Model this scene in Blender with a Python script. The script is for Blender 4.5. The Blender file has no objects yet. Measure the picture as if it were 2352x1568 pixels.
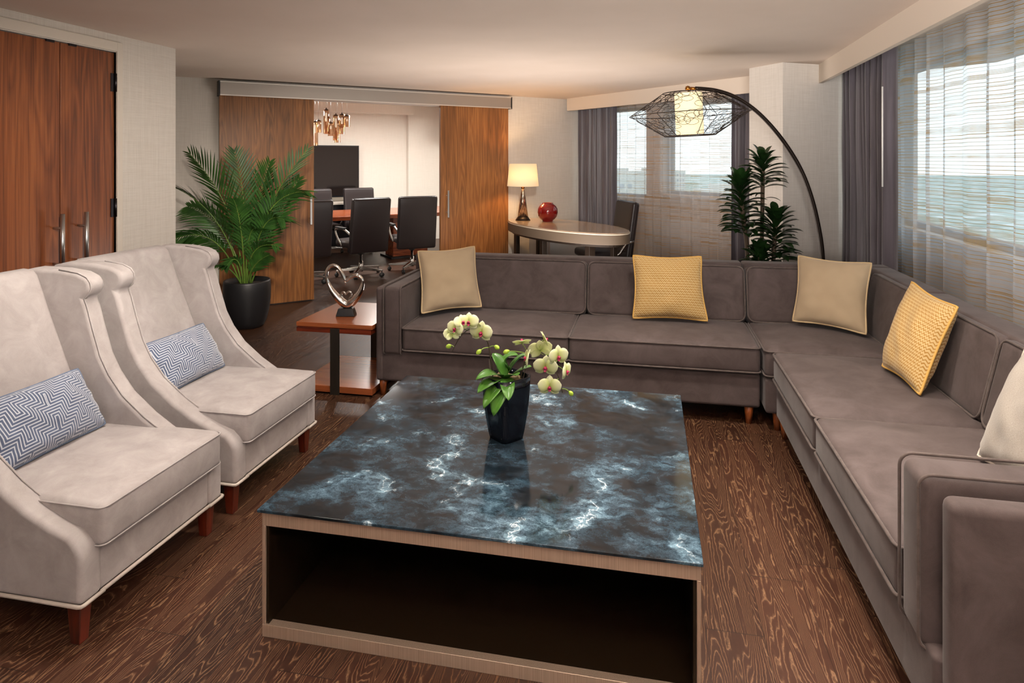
import bpy, math, random
from mathutils import Vector, Matrix, noise as mnoise
random.seed(7)
scene = bpy.context.scene
COL = scene.collection
PI = math.pi
R = math.radians

# ------------------------------------------------------------------ mesh builder
class MB:
    def __init__(s):
        s.v = []; s.f = []; s.sm = []; s.uv = []
    def add(s, vs, fs, smooth=False, uvs=None):
        o = len(s.v)
        s.v += [Vector(p) for p in vs]
        for f in fs:
            s.f.append(tuple(i + o for i in f)); s.sm.append(smooth)
            s.uv.append([uvs[i] for i in f] if uvs else None)
        return s
    def xf(s, M):
        s.v = [M @ p for p in s.v]; return s
    def merge(s, o, M=None):
        k = len(s.v)
        s.v += [(M @ p) if M else p.copy() for p in o.v]
        s.f += [tuple(i + k for i in f) for f in o.f]; s.sm += o.sm; s.uv += o.uv
        return s
    def box(s, x0, x1, y0, y1, z0, z1):
        return s.add([(x0,y0,z0),(x1,y0,z0),(x1,y1,z0),(x0,y1,z0),(x0,y0,z1),(x1,y0,z1),(x1,y1,z1),(x0,y1,z1)],
              [(0,3,2,1),(4,5,6,7),(0,1,5,4),(1,2,6,5),(2,3,7,6),(3,0,4,7)])
    def rbox(s, x0, x1, y0, y1, z0, z1, r=.02, crown=0, mid=6, bulge=0, sag=0):
        c = Vector(((x0+x1)/2, (y0+y1)/2, (z0+z1)/2)); h = Vector((abs(x1-x0)/2, abs(y1-y0)/2, abs(z1-z0)/2))
        r = min(r, h.x*.98, h.y*.98, h.z*.98)
        def ax(hh):
            a = [-hh, -hh+r*.3, -hh+r*.65]
            n = mid if hh > .08 else 2
            a += [(-hh+r) + (2*hh-2*r)*i/n for i in range(n+1)]
            a += [hh-r*.65, hh-r*.3, hh]
            return a
        A = [ax(h.x), ax(h.y), ax(h.z)]
        idx = {}; vs = []; fs = []
        def vid(p):
            k = (round(p[0],5), round(p[1],5), round(p[2],5))
            if k not in idx: idx[k] = len(vs); vs.append(Vector(p))
            return idx[k]
        for d in range(3):
            e, g = (d+1) % 3, (d+2) % 3
            for sg in (-1, 1):
                for i in range(len(A[e])-1):
                    for j in range(len(A[g])-1):
                        q = []
                        for (a, b) in ((i,j),(i+1,j),(i+1,j+1),(i,j+1)):
                            p = [0,0,0]; p[d] = sg*h[d]; p[e] = A[e][a]; p[g] = A[g][b]
                            q.append(vid(p))
                        fs.append(tuple(q) if sg > 0 else tuple(reversed(q)))
        out = []
        for p in vs:
            q = Vector((max(-h[k]+r, min(h[k]-r, p[k])) for k in range(3)))
            dd = p-q
            if dd.length > 1e-9: p = q + dd.normalized()*r
            ux, uy, uz = p.x/h.x, p.y/h.y, p.z/h.z
            if crown and uz > .2: p = p + Vector((0,0,crown*max(0,1-ux**4)*max(0,1-uy**4)*uz))
            if bulge:
                b = bulge*max(0, 1-uz*uz)
                if abs(uy) > .8: p = p + Vector((0, b*math.copysign(1,uy)*max(0,1-ux**4), 0))
                if abs(ux) > .8: p = p + Vector((b*math.copysign(1,ux)*max(0,1-uy**4), 0, 0))
            out.append(p+c)
        return s.add(out, fs, True)
    def tube(s, path, r, n=8, closed=False, flat=1.0):
        P = [Vector(p) for p in path]; N = len(P)
        rs = r if isinstance(r, (list, tuple)) else [r]*N
        up = None; rings = []
        for i in range(N):
            if closed: t = P[(i+1) % N]-P[i-1]
            else: t = P[min(i+1,N-1)]-P[max(i-1,0)]
            if t.length < 1e-9: t = Vector((0,0,1))
            t.normalize()
            if up is None:
                up = Vector((0,0,1)) if abs(t.z) < .9 else Vector((1,0,0))
            a = (up - t*up.dot(t))
            if a.length < 1e-6: a = t.orthogonal()
            a.normalize(); b = t.cross(a); up = a
            rings.append([P[i] + (a*math.cos(2*PI*k/n)*flat + b*math.sin(2*PI*k/n))*rs[i] for k in range(n)])
        vs = [p for g in rings for p in g]; fs = []
        M = N if closed else N-1
        for i in range(M):
            for k in range(n):
                a = i*n+k; b = i*n+(k+1) % n; c = ((i+1) % N)*n+(k+1) % n; d = ((i+1) % N)*n+k
                fs.append((a,b,c,d))
        if not closed:
            fs.append(tuple(reversed(range(n)))); fs.append(tuple((N-1)*n+k for k in range(n)))
        return s.add(vs, fs, True)
    def lathe(s, prof, n=32, c=(0,0,0), smooth=True, caps=True):
        vs = []; fs = []
        for (r, z) in prof:
            for k in range(n):
                a = 2*PI*k/n; vs.append((c[0]+r*math.cos(a), c[1]+r*math.sin(a), c[2]+z))
        for i in range(len(prof)-1):
            for k in range(n):
                fs.append((i*n+k, i*n+(k+1) % n, (i+1)*n+(k+1) % n, (i+1)*n+k))
        s.add(vs, fs, smooth)
        if caps:
            o = len(s.v)-len(vs)
            if prof[0][0] > 1e-4: s.f.append(tuple(o+k for k in reversed(range(n)))); s.sm.append(False); s.uv.append(None)
            if prof[-1][0] > 1e-4: s.f.append(tuple(o+(len(prof)-1)*n+k for k in range(n))); s.sm.append(False); s.uv.append(None)
        return s
    def prism(s, poly, z0, z1, M=None):
        n = len(poly)
        ar = sum(poly[i][0]*poly[(i+1)%n][1]-poly[(i+1)%n][0]*poly[i][1] for i in range(n))
        if ar < 0: poly = poly[::-1]
        vs = [Vector((x,y,z0)) for x,y in poly] + [Vector((x,y,z1)) for x,y in poly]
        if M: vs = [M @ p for p in vs]
        fs = [tuple(reversed(range(n))), tuple(range(n,2*n))] + [(i,(i+1)%n,(i+1)%n+n,i+n) for i in range(n)]
        return s.add(vs, fs)
    def grid(s, fn, nu, nv, smooth=True, flip=False, uvfn=None):
        vs = []; uvs = []
        for j in range(nv+1):
            for i in range(nu+1):
                vs.append(fn(i/nu, j/nv)); uvs.append(uvfn(i/nu,j/nv) if uvfn else (i/nu, j/nv))
        fs = []
        for j in range(nv):
            for i in range(nu):
                q = (j*(nu+1)+i, j*(nu+1)+i+1, (j+1)*(nu+1)+i+1, (j+1)*(nu+1)+i)
                fs.append(q[::-1] if flip else q)
        return s.add(vs, fs, smooth, uvs)
    def build(s, name, mat, parent=None, world=False, bevel=0, seg=2, sub=0, solid=0, angle=35):
        vs = s.v
        if world and parent is not None:
            B = parent.matrix_basis.copy(); pp = parent.parent
            while pp is not None: B = pp.matrix_basis @ B; pp = pp.parent
            I = B.inverted(); vs = [I @ p for p in vs]
        me = bpy.data.meshes.new(name)
        me.from_pydata([tuple(p) for p in vs], [], s.f)
        me.polygons.foreach_set('use_smooth', s.sm)
        if any(u is not None for u in s.uv):
            l = me.uv_layers.new(name='UVMap'); d = []
            for f, u in zip(s.f, s.uv):
                for k in range(len(f)): d += list(u[k]) if u else [0,0]
            l.data.foreach_set('uv', d)
        me.materials.append(mat); me.update()
        o = bpy.data.objects.new(name, me); COL.objects.link(o)
        if parent is not None: o.parent = parent
        if bevel:
            b = o.modifiers.new('bevel','BEVEL'); b.width = bevel; b.segments = seg; b.limit_method = 'ANGLE'; b.angle_limit = R(angle)
            b.harden_normals = False
            for p in me.polygons: p.use_smooth = True
            w = o.modifiers.new('wn','WEIGHTED_NORMAL'); w.keep_sharp = False
        if sub:
            b = o.modifiers.new('sub','SUBSURF'); b.levels = sub; b.render_levels = sub
        if solid:
            b = o.modifiers.new('solid','SOLIDIFY'); b.thickness = solid; b.offset = 0
        return o

def thing(name, label, cat, loc=(0,0,0), rz=0, group=None):
    o = bpy.data.objects.new(name, None); COL.objects.link(o)
    o.empty_display_size = .1
    o.location = loc; o.rotation_euler = (0,0,rz)
    o.matrix_basis = Matrix.Translation(Vector(loc)) @ Matrix.Rotation(rz,4,'Z')
    return tag(o, label, cat, group)
def tag(o, label, cat, group=None, kind=None):
    o['label'] = label; o['category'] = cat
    if group: o['group'] = group
    if kind: o['kind'] = kind
    return o
def struct(name, mb, mat, **k):
    o = mb.build(name, mat, **k); o['kind'] = 'structure'; return o
def dup(root, loc, rz, label, group=None):
    r = root.copy(); COL.objects.link(r)
    r.location = loc; r.rotation_euler = (0,0,rz)
    r['label'] = label
    if group: r['group'] = group
    def rec(a, b):
        for ch in [x for x in bpy.data.objects if x.parent == a]:
            c = ch.copy(); COL.objects.link(c); c.parent = b; rec(ch, c)
    rec(root, r)
    return r
def frame(loc, rz): return Matrix.Translation(Vector(loc)) @ Matrix.Rotation(rz,4,'Z')
def bez(p0,p1,p2,n): 
    p0,p1,p2 = Vector(p0),Vector(p1),Vector(p2)
    return [(p0*(1-t)**2 + p1*2*t*(1-t) + p2*t*t) for t in [i/n for i in range(n+1)]]
def catmull(pts, n=6, closed=False):
    P = [Vector(p) for p in pts]; N = len(P); out = []
    for i in range(N if closed else N-1):
        g = (lambda k: P[k % N]) if closed else (lambda k: P[max(0,min(N-1,k))])
        a,b,c,d = g(i-1),g(i),g(i+1),g(i+2)
        for j in range(n):
            t = j/n
            out.append(.5*((2*b)+(c-a)*t+(2*a-5*b+4*c-d)*t*t+(3*b-a-3*c+d)*t**3))
    if not closed: out.append(P[-1])
    return out

# ------------------------------------------------------------------ materials
def lin(h):
    h = h.lstrip('#'); c = [int(h[i:i+2],16)/255 for i in (0,2,4)]
    return tuple((x/12.92 if x <= .04045 else ((x+.055)/1.055)**2.4) for x in c) + (1,)
class NT:
    def __init__(s, name):
        s.m = bpy.data.materials.new(name); s.m.use_nodes = True; s.t = s.m.node_tree; s.t.nodes.clear()
        s.out = s.t.nodes.new('ShaderNodeOutputMaterial')
    def n(s, typ, **k):
        x = s.t.nodes.new(typ)
        for a, b in k.items():
            if a.startswith('_'): setattr(x, a[1:], b)
            else: s.set(x, a.replace('_',' '), b)
        return x
    def set(s, node, inp, val):
        i = node.inputs[inp] if not isinstance(inp, int) else node.inputs[inp]
        if hasattr(val, 'outputs'): val = val.outputs[0]
        if isinstance(val, bpy.types.NodeSocket): s.t.links.new(val, i)
        else: i.default_value = val
    def math(s, op, a, b=None, c=None):
        x = s.t.nodes.new('ShaderNodeMath'); x.operation = op
        s.set(x,0,a)
        if b is not None: s.set(x,1,b)
        if c is not None: s.set(x,2,c)
        return x.outputs[0]
    def coord(s, kind='Object'): return s.t.nodes.new('ShaderNodeTexCoord').outputs[kind]
    def map(s, vec, scale=(1,1,1), loc=(0,0,0), rot=(0,0,0)):
        x = s.t.nodes.new('ShaderNodeMapping'); s.set(x,'Vector',vec); s.set(x,'Scale',scale); s.set(x,'Location',loc); s.set(x,'Rotation',rot)
        return x.outputs[0]
    def noise(s, vec, scale=5, detail=4, rough=.5, dist=0):
        x = s.t.nodes.new('ShaderNodeTexNoise'); s.set(x,'Vector',vec); s.set(x,'Scale',scale); s.set(x,'Detail',detail); s.set(x,'Roughness',rough); s.set(x,'Distortion',dist)
        return x.outputs['Fac']
    def sep(s, vec):
        x = s.t.nodes.new('ShaderNodeSeparateXYZ'); s.set(x,0,vec); return x.outputs
    def comb(s, a, b, c=0.0):
        x = s.t.nodes.new('ShaderNodeCombineXYZ'); s.set(x,0,a); s.set(x,1,b); s.set(x,2,c); return x.outputs[0]
    def ramp(s, fac, stops, interp='LINEAR'):
        x = s.t.nodes.new('ShaderNodeValToRGB'); s.set(x,0,fac); e = x.color_ramp.elements; x.color_ramp.interpolation = interp
        while len(e) < len(stops): e.new(.5)
        for q,(p,c) in zip(e, stops):
            q.position = p; q.color = c if len(c) == 4 else tuple(c)+(1,)
        return x.outputs[0]
    def mix(s, fac, a, b, blend='MIX'):
        x = s.t.nodes.new('ShaderNodeMix'); x.data_type = 'RGBA'; x.blend_type = blend
        s.set(x,0,fac); s.set(x,6,a); s.set(x,7,b); return x.outputs[2]
    def bump(s, h, strength=.3, dist=.01):
        x = s.t.nodes.new('ShaderNodeBump'); s.set(x,'Strength',strength); s.set(x,'Distance',dist); s.set(x,'Height',h); return x.outputs[0]
    def bsdf(s, **k):
        x = s.t.nodes.new('ShaderNodeBsdfPrincipled')
        for a, b in k.items(): s.set(x, a.replace('_',' '), b)
        s.t.links.new(x.outputs[0], s.out.inputs[0]); return x
    def surf(s, sh): s.t.links.new(sh if isinstance(sh, bpy.types.NodeSocket) else sh.outputs[0], s.out.inputs[0]); return s.m

def plain(name, col, rough=.5, metal=0, spec=.5, coat=0, bump=0, bscale=200, **k):
    t = NT(name); kw = dict(Base_Color=col, Roughness=rough, Metallic=metal, Specular_IOR_Level=spec, Coat_Weight=coat); kw.update(k)
    if bump: kw['Normal'] = t.bump(t.noise(t.coord(), bscale, 3), bump, .002)
    t.bsdf(**kw); return t.m

def velvet(name, dark, light, sheen=.5, scale=7, rough=.75, tint=(1,1,1,1), fine=500):
    t = NT(name); c = t.coord()
    n = t.noise(c, scale, 6, .65, .6); f = t.noise(c, fine, 2, .5)
    fac = t.math('ADD', t.math('MULTIPLY', n, .8), t.math('MULTIPLY', f, .2))
    col = t.ramp(fac, [(.3, dark), (.68, light)])
    t.bsdf(Base_Color=col, Roughness=rough, Specular_IOR_Level=.2, Sheen_Weight=sheen, Sheen_Roughness=.35, Sheen_Tint=tint,
           Normal=t.bump(f, .15, .002))
    return t.m

def wood(name, stops, axis='Z', scale=1.0, rough=.35, coat=.2, seedobj=True, contrast=1.0):
    t = NT(name); c = t.coord()
    if seedobj:
        oi = t.t.nodes.new('ShaderNodeObjectInfo')
        off = t.comb(t.math('MULTIPLY', oi.outputs['Random'], 17.0), t.math('MULTIPLY', oi.outputs['Random'], 9.0), t.math('MULTIPLY', oi.outputs['Random'], 5.0))
        va = t.t.nodes.new('ShaderNodeVectorMath'); va.operation = 'ADD'; t.set(va,0,c); t.set(va,1,off); c = va.outputs[0]
    lo, hi = .45*scale, 5.0*scale
    sc = {'Z':(hi,hi,lo),'X':(lo,hi,hi),'Y':(hi,lo,hi)}[axis]
    fsc = {'Z':(90*scale,90*scale,1.6),'X':(1.6,90*scale,90*scale),'Y':(90*scale,1.6,90*scale)}[axis]
    n1 = t.noise(t.map(c, sc), 1, 3, .5, .4)
    rings = t.math('FRACT', t.math('MULTIPLY', n1, 11.0))
    tri = t.math('ABSOLUTE', t.math('SUBTRACT', t.math('MULTIPLY', rings, 2.0), 1.0))
    f = t.noise(t.map(c, fsc), 1, 4, .6, .1)
    b = t.noise(t.map(c, tuple(x*.45 for x in sc)), 1, 2, .5)
    fac = t.math('ADD', t.math('MULTIPLY', tri, .28*contrast), t.math('ADD', t.math('MULTIPLY', f, .6), t.math('MULTIPLY', b, .35)))
    fac = t.math('SUBTRACT', fac, .12)
    col = t.ramp(fac, stops)
    t.bsdf(Base_Color=col, Roughness=rough, Coat_Weight=coat, Coat_Roughness=.25, Specular_IOR_Level=.4, Normal=t.bump(f, .06, .002))
    return t.m

M = {}
def wallpaper(name, a, b):
    t = NT(name); c = t.coord()
    h = t.noise(t.map(c,(6,6,260)),1,3,.6); v = t.noise(t.map(c,(180,180,4)),1,3,.6)
    f = t.math('ADD', t.math('MULTIPLY',h,.5), t.math('MULTIPLY',v,.5))
    t.bsdf(Base_Color=t.ramp(f,[(.36,a),(.62,b)]), Roughness=.7, Specular_IOR_Level=.25, Normal=t.bump(f,.12,.003)); return t.m
M['wall'] = wallpaper('linen_wallpaper', lin('cbc4bb'), lin('dad4cc'))
M['wallconf'] = wallpaper('cream_wallpaper', lin('dcd6cc'), lin('e4dfd6'))
t = NT('ceiling_paint'); c = t.coord(); t.bsdf(Base_Color=t.ramp(t.noise(c,1.5,3),[(.3,lin('d3c4b7')),(.7,lin('dacbbf'))]), Roughness=.85, Specular_IOR_Level=.15); M['ceil'] = t.m
M['trim'] = plain('painted_trim', lin('d6cdc1'), .5)
M['soffit'] = plain('soffit_paint', lin('dccfc0'), .75, spec=.2)
walnut = [(.22,lin('4c2713')),(.42,lin('743e1f')),(.58,lin('8b4f29')),(.8,lin('a16134'))]
M['walnut'] = wood('walnut_veneer', walnut, contrast=.7)
M['walnut_slide'] = wood('straight_walnut', [(.22,lin('5a3a20')),(.45,lin('85562f')),(.6,lin('9c693c')),(.85,lin('b4814b'))], scale=1.3, contrast=.6)
M['cherry'] = wood('cherry_veneer', [(.2,lin('7d4023')),(.5,lin('9c562f')),(.8,lin('b26b3d'))], axis='X', rough=.22, coat=.5, contrast=.45)
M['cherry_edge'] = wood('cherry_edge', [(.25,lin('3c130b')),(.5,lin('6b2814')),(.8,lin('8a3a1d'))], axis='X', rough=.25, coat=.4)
M['conf_wood'] = wood('conference_veneer', [(.25,lin('6d2e18')),(.5,lin('9a4c28')),(.8,lin('b7653a'))], axis='X', rough=.2, coat=.4)
M['steel'] = plain('brushed_steel', (.55,.54,.53,1), .3, 1)
M['darksteel'] = plain('dark_hinge', (.05,.045,.05,1), .35, 1)
M['alu'] = plain('satin_aluminium', lin('b5aea7'), .42, .75)
M['aluedge'] = plain('bright_aluminium_edge', lin('e2ddd6'), .35, .6)
M['blackcap'] = plain('black_end_cap', (.01,.01,.012,1), .4)
# floor: planks along Y
t = NT('dark_plank_floor'); c = t.coord(); X,Y,Z = t.sep(c)
pw = .19
ix = t.math('FLOOR', t.math('DIVIDE', X, pw)); fx = t.math('FRACT', t.math('DIVIDE', X, pw))
wn = t.t.nodes.new('ShaderNodeTexWhiteNoise'); wn.noise_dimensions = '1D'; t.set(wn,'W',ix)
yy = t.math('ADD', t.math('DIVIDE', Y, 1.25), wn.outputs['Value'])
iy = t.math('FLOOR', yy); fy = t.math('FRACT', yy)
wn2 = t.t.nodes.new('ShaderNodeTexWhiteNoise'); wn2.noise_dimensions = '2D'; t.set(wn2,'Vector',t.comb(ix,iy,0.0))
rnd = wn2.outputs['Value']
gv = t.comb(t.math('MULTIPLY',X,10.5), t.math('MULTIPLY',Y,.85), t.math('MULTIPLY',rnd,60.0))
gn = t.noise(gv, 1, 2, .4, .3)
wob = t.noise(t.map(c,(60,22,1)),1,3,.6)
ph = t.math('ADD', t.math('MULTIPLY', gn, 36.0), t.math('MULTIPLY', wob, 1.1))
tri = t.math('ABSOLUTE', t.math('SUBTRACT', t.math('MULTIPLY', t.math('FRACT', ph), 2.0), 1.0))
line = t.math('POWER', tri, 5.0)
fib = t.noise(t.map(c,(240,7,1)),1,3,.6)
line = t.math('MULTIPLY', line, t.math('MULTIPLY', fib, 1.7))
base = t.mix(rnd, lin('2f1b13'), lin('43271b'))
base = t.mix(t.math('MULTIPLY', fib, .5), base, lin('1f100a'))
col = t.mix(t.math('MULTIPLY', line, .62), base, lin('8f6a4a'))
e1 = t.math('LESS_THAN', t.math('MINIMUM', fx, t.math('SUBTRACT',1.0,fx)), .008)
e2 = t.math('LESS_THAN', t.math('MINIMUM', fy, t.math('SUBTRACT',1.0,fy)), .0018)
edge = t.math('MAXIMUM', e1, e2)
col = t.mix(t.math('MULTIPLY', edge, .6), col, lin('170b07'))
t.bsdf(Base_Color=col, Roughness=t.math('ADD', .36, t.math('MULTIPLY', line, .2)), Specular_IOR_Level=.4, Normal=t.bump(t.math('SUBTRACT', line, edge), .25, .002))
M['floor'] = t.m
M['sofa'] = velvet('grey_velvet', lin('423836'), lin('5c5150'), .14, 6)
M['sofa_pipe'] = velvet('grey_velvet_piping', lin('473d3b'), lin('625753'), .2, 20)
M['chair'] = velvet('pale_grey_velvet', lin('8f8786'), lin('a9a2a1'), .2, 9)
M['welt'] = plain('pale_welt_cord', lin('b5aaa1'), .7)
M['redleg'] = wood('reddish_leg_wood', [(.25,lin('30100a')),(.5,lin('5a2011')),(.8,lin('6d2a16'))], rough=.3, coat=.3)
M['orangeleg'] = wood('orange_leg_wood', [(.25,lin('6a3418')),(.5,lin('8d4a22')),(.8,lin('a25a2b'))], rough=.35)
# stone/glass top
t = NT('blue_black_marbled_glass'); c = t.coord()
warp = t.noise(c, 9, 4, .6); warp2 = t.noise(t.map(c,(1,1,1),(5,3,1)), 9, 4, .6)
v1 = t.t.nodes.new('ShaderNodeVectorMath'); v1.operation='ADD'; t.set(v1,0,c); t.set(v1,1,t.comb(t.math('MULTIPLY',warp,.09),t.math('MULTIPLY',warp2,.09),0.0))
w = v1.outputs[0]
cloud = t.noise(w, 4.2, 5, .58); broad = t.noise(c, 1.7, 3, .5); mott = t.noise(t.map(w,(.8,1.15,1)), 26, 14, .78); grain = t.noise(c, 260, 4, .75); mid = t.noise(w, 12, 6, .65)
cm = t.math('MULTIPLY', t.ramp(cloud,[(.40,(0,)*3),(.70,(1,)*3)]), t.ramp(broad,[(.30,(.35,)*3),(.60,(1,)*3)]))
mm = t.ramp(mott,[(.36,(0,)*3),(.68,(1,)*3)])
veil = t.math('MULTIPLY', t.math('ADD', t.math('MULTIPLY', cm, .95), .07), t.math('MULTIPLY', mm, t.ramp(grain,[(.30,(.35,)*3),(.66,(1,)*3)])))
vn = t.noise(w, 3.4, 6, .62)
vl = t.ramp(t.math('ABSOLUTE', t.math('SUBTRACT', vn, .5)),[(0,(1,)*3),(.006,(0,)*3)])
halo = t.ramp(t.math('ABSOLUTE', t.math('SUBTRACT', vn, .5)),[(0,(1,)*3),(.06,(0,)*3)])
vm = t.ramp(cloud,[(.54,(0,)*3),(.63,(1,)*3)])
hal = t.math('MULTIPLY', t.math('MULTIPLY', halo, vm), mm)
bs = t.mix(t.ramp(mid,[(.35,(0,)*3),(.65,(1,)*3)]), lin('07090b'), lin('1c1817'))
bs = t.mix(t.math('MULTIPLY', cm, .5), bs, lin('1a2d3c'))
col = t.mix(t.math('MINIMUM', t.math('MULTIPLY', veil, .85), 1.0), bs, lin('4f7a97'))
col = t.mix(t.math('MULTIPLY', t.math('MULTIPLY', veil, veil), 1.1), col, lin('b5d5e6'))
col = t.mix(t.math('MULTIPLY', hal, .65), col, lin('a9cde0'))
col = t.mix(t.math('MULTIPLY', t.math('MULTIPLY', vl, vm), .85), col, lin('eaf5fa'))
t.bsdf(Base_Color=col, Roughness=.09, Specular_IOR_Level=.2); M['stone'] = t.m
t = NT('champagne_metal'); c = t.coord(); n = t.noise(t.map(c,(400,400,3)),1,2); t.bsdf(Base_Color=t.ramp(n,[(.3,lin('bda48f')),(.7,lin('d6bfaa'))]), Metallic=.6, Roughness=.36); M['champagne'] = t.m
M['darkinside'] = plain('dark_bronze_lining', lin('261c11'), .3, .4)
M['glassedge'] = plain('black_glass_edge', (.006,.006,.008,1), .1)
M['blackgloss'] = plain('black_glaze', (.005,.006,.010,1), .10, spec=.32)
M['blackmatte'] = plain('black_planter', (.012,.012,.014,1), .42)
M['soil'] = plain('dark_soil', lin('2a1d14'), .95, bump=.8, bscale=60)
def leafm(name, a, b, rough=.35, trans=.12):
    t = NT(name); c = t.coord(); n = t.noise(c, 9, 3)
    p = t.bsdf(Base_Color=t.ramp(n,[(.3,a),(.7,b)]), Roughness=rough, Specular_IOR_Level=.45)
    tr = t.n('ShaderNodeBsdfTranslucent', Color=b); mx = t.n('ShaderNodeMixShader'); t.set(mx,0,trans); t.set(mx,1,p); t.set(mx,2,tr)
    return t.surf(mx)
M['palm'] = leafm('palm_leaf', lin('21401c'), lin('3f6a2a'), .4, .2)
M['palmstem'] = leafm('palm_stem', lin('4f6b2a'), lin('6d8a3a'))
M['drac'] = leafm('dark_glossy_leaf', lin('12240f'), lin('22401a'), .3)
M['cane'] = plain('brown_cane', lin('4a3a2a'), .8, bump=.5, bscale=60)
M['orchleaf'] = leafm('orchid_leaf', lin('2f5a20'), lin('558530'), .3)
M['orchstem'] = plain('dark_orchid_stem', lin('3a2e22'), .5)
M['greenstem'] = plain('green_orchid_stalk', lin('7d9a3c'), .5)
M['bud'] = plain('orchid_bud', lin('a7c53e'), .45)
t = NT('orchid_petal'); uv = t.coord('UV'); U,V,_ = t.sep(uv)
col = t.ramp(V,[(0,lin('bccb5c')),(.4,lin('e2e8ae')),(1,lin('f1f1d6'))])
p = t.bsdf(Base_Color=col, Roughness=.5); tr = t.n('ShaderNodeBsdfTranslucent', Color=lin('f3f3c8')); mx = t.n('ShaderNodeMixShader'); t.set(mx,0,.3); t.set(mx,1,p); t.set(mx,2,tr); M['petal'] = t.surf(mx)
M['lip'] = plain('magenta_lip', lin('a8204f'), .45)
M['moss'] = plain('sphagnum_moss', lin('7a6a4c'), .95, bump=1, bscale=90)
# cushions
def fabric(name, a, b, sc=900, rough=.75, sheen=.2):
    t = NT(name); uv = t.coord('UV'); n = t.noise(t.map(uv,(sc*.25,sc,1)),1,2); m = t.noise(t.coord(),6,3)
    t.bsdf(Base_Color=t.ramp(t.math('ADD',t.math('MULTIPLY',n,.6),t.math('MULTIPLY',m,.4)),[(.35,a),(.65,b)]), Roughness=rough, Sheen_Weight=sheen, Specular_IOR_Level=.2, Normal=t.bump(n,.15,.002)); return t.m
M['tan'] = fabric('tan_sateen', lin('9d896f'), lin('b09d82'))
M['cream'] = fabric('oatmeal_weave', lin('8c847b'), lin('aaa39b'), 260)
t = NT('gold_zigzag_weave'); uv = t.coord('UV'); U,V,_ = t.sep(uv)
zig = t.math('PINGPONG', t.math('MULTIPLY',U,34.0), .5)
row = t.math('FRACT', t.math('ADD', t.math('MULTIPLY',V,26.0), t.math('MULTIPLY', zig, 1.1)))
thr = t.math('PINGPONG', t.math('MULTIPLY',t.math('ADD',U,t.math('MULTIPLY',V,.6)),17.0), .5)
k = t.math('LESS_THAN', row, t.math('ADD', .26, t.math('MULTIPLY', thr, .45)))
n = t.noise(t.coord(),7,3)
col = t.mix(k, lin('c2a878'), lin('996f30')); col = t.mix(t.math('MULTIPLY',n,.25), col, lin('a87f3d'))
t.bsdf(Base_Color=col, Roughness=.7, Sheen_Weight=.15, Specular_IOR_Level=.2, Normal=t.bump(k,.2,.002)); M['gold'] = t.m
M['goldpipe'] = plain('gold_piping', lin('c79c50'), .7)
M['tanpipe'] = plain('tan_piping', lin('c0a780'), .7)
M['creampipe'] = plain('cream_piping', lin('cfc5b9'), .7)
t = NT('blue_fretwork_velvet'); uv = t.coord('UV'); U,V,_ = t.sep(uv)
cs = 12.0
xx = t.math('PINGPONG', t.math('MULTIPLY', U, cs), 1.55); yy = t.math('MULTIPLY', V, cs)
sm_ = t.math('ADD', xx, yy); df_ = t.math('SUBTRACT', xx, yy)
g = t.math('ADD', sm_, t.math('PINGPONG', df_, .62))
k = t.math('LESS_THAN', t.math('FRACT', t.math('MULTIPLY', g, 3.6)), .36)
n = t.noise(t.coord(),40,4)
col = t.mix(k, t.mix(n, lin('39435a'), lin('5a667f')), lin('b4b8c2'))
t.bsdf(Base_Color=col, Roughness=.7, Sheen_Weight=.4, Specular_IOR_Level=.25, Normal=t.bump(k,.3,.002)); M['fret'] = t.m
M['fretpipe'] = plain('blue_cord', lin('5e6980'), .75)
# curtains
t = NT('grey_violet_satin'); c = t.coord(); n = t.noise(t.map(c,(30,30,2)),1,3)
t.bsdf(Base_Color=t.ramp(n,[(.3,lin('4c474d')),(.7,lin('625c64'))]), Roughness=.42, Specular_IOR_Level=.5, Sheen_Weight=.3); M['drape'] = t.m
t = NT('striped_sheer'); uv = t.coord('UV'); U,V,_ = t.sep(uv)
n1 = t.noise(t.comb(t.math('MULTIPLY',U,.08), t.math('MULTIPLY',V,38.0)),1,2,.6)
n2 = t.noise(t.comb(t.math('MULTIPLY',U,1.2), t.math('MULTIPLY',V,9.0)),1,3,.6)
n4 = t.noise(t.comb(t.math('MULTIPLY',U,5.0), t.math('MULTIPLY',V,5.0)),1,2,.5)
wv = t.math('ADD', t.math('MULTIPLY',V,46.0), t.math('MULTIPLY', t.noise(t.comb(t.math('MULTIPLY',U,.5), t.math('MULTIPLY',V,3.0)),1,2), .25))
thr_ = t.math('FRACT', wv); thin = t.math('LESS_THAN', thr_, .16)
thr2 = t.math('FRACT', t.math('MULTIPLY', wv, 3.0)); thick = t.math('LESS_THAN', thr2, .55)
bandm = t.ramp(n1,[(.50,(0,)*3),(.56,(1,)*3)])
g = t.math('MAXIMUM', t.math('MULTIPLY', t.math('MULTIPLY', bandm, thick), t.ramp(n4,[(.36,(.25,)*3),(.60,(1,)*3)])), t.math('MULTIPLY', thin, t.ramp(n2,[(.32,(.40,)*3),(.60,(1,)*3)])))
colr = t.mix(g, lin('e2e4ea'), lin('bd8f3d'))
dif = t.n('ShaderNodeBsdfDiffuse', Color=colr); tl = t.n('ShaderNodeBsdfTranslucent', Color=colr)
m1_ = t.n('ShaderNodeMixShader'); t.set(m1_,0,.68); t.set(m1_,1,dif); t.set(m1_,2,tl)
tp = t.n('ShaderNodeBsdfTransparent', Color=(1,1,1,1))
m2_ = t.n('ShaderNodeMixShader'); t.set(m2_,0,t.math('ADD', .45, t.math('MULTIPLY', g, .45))); t.set(m2_,1,tp); t.set(m2_,2,m1_)
M['sheer'] = t.surf(m2_)
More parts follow.
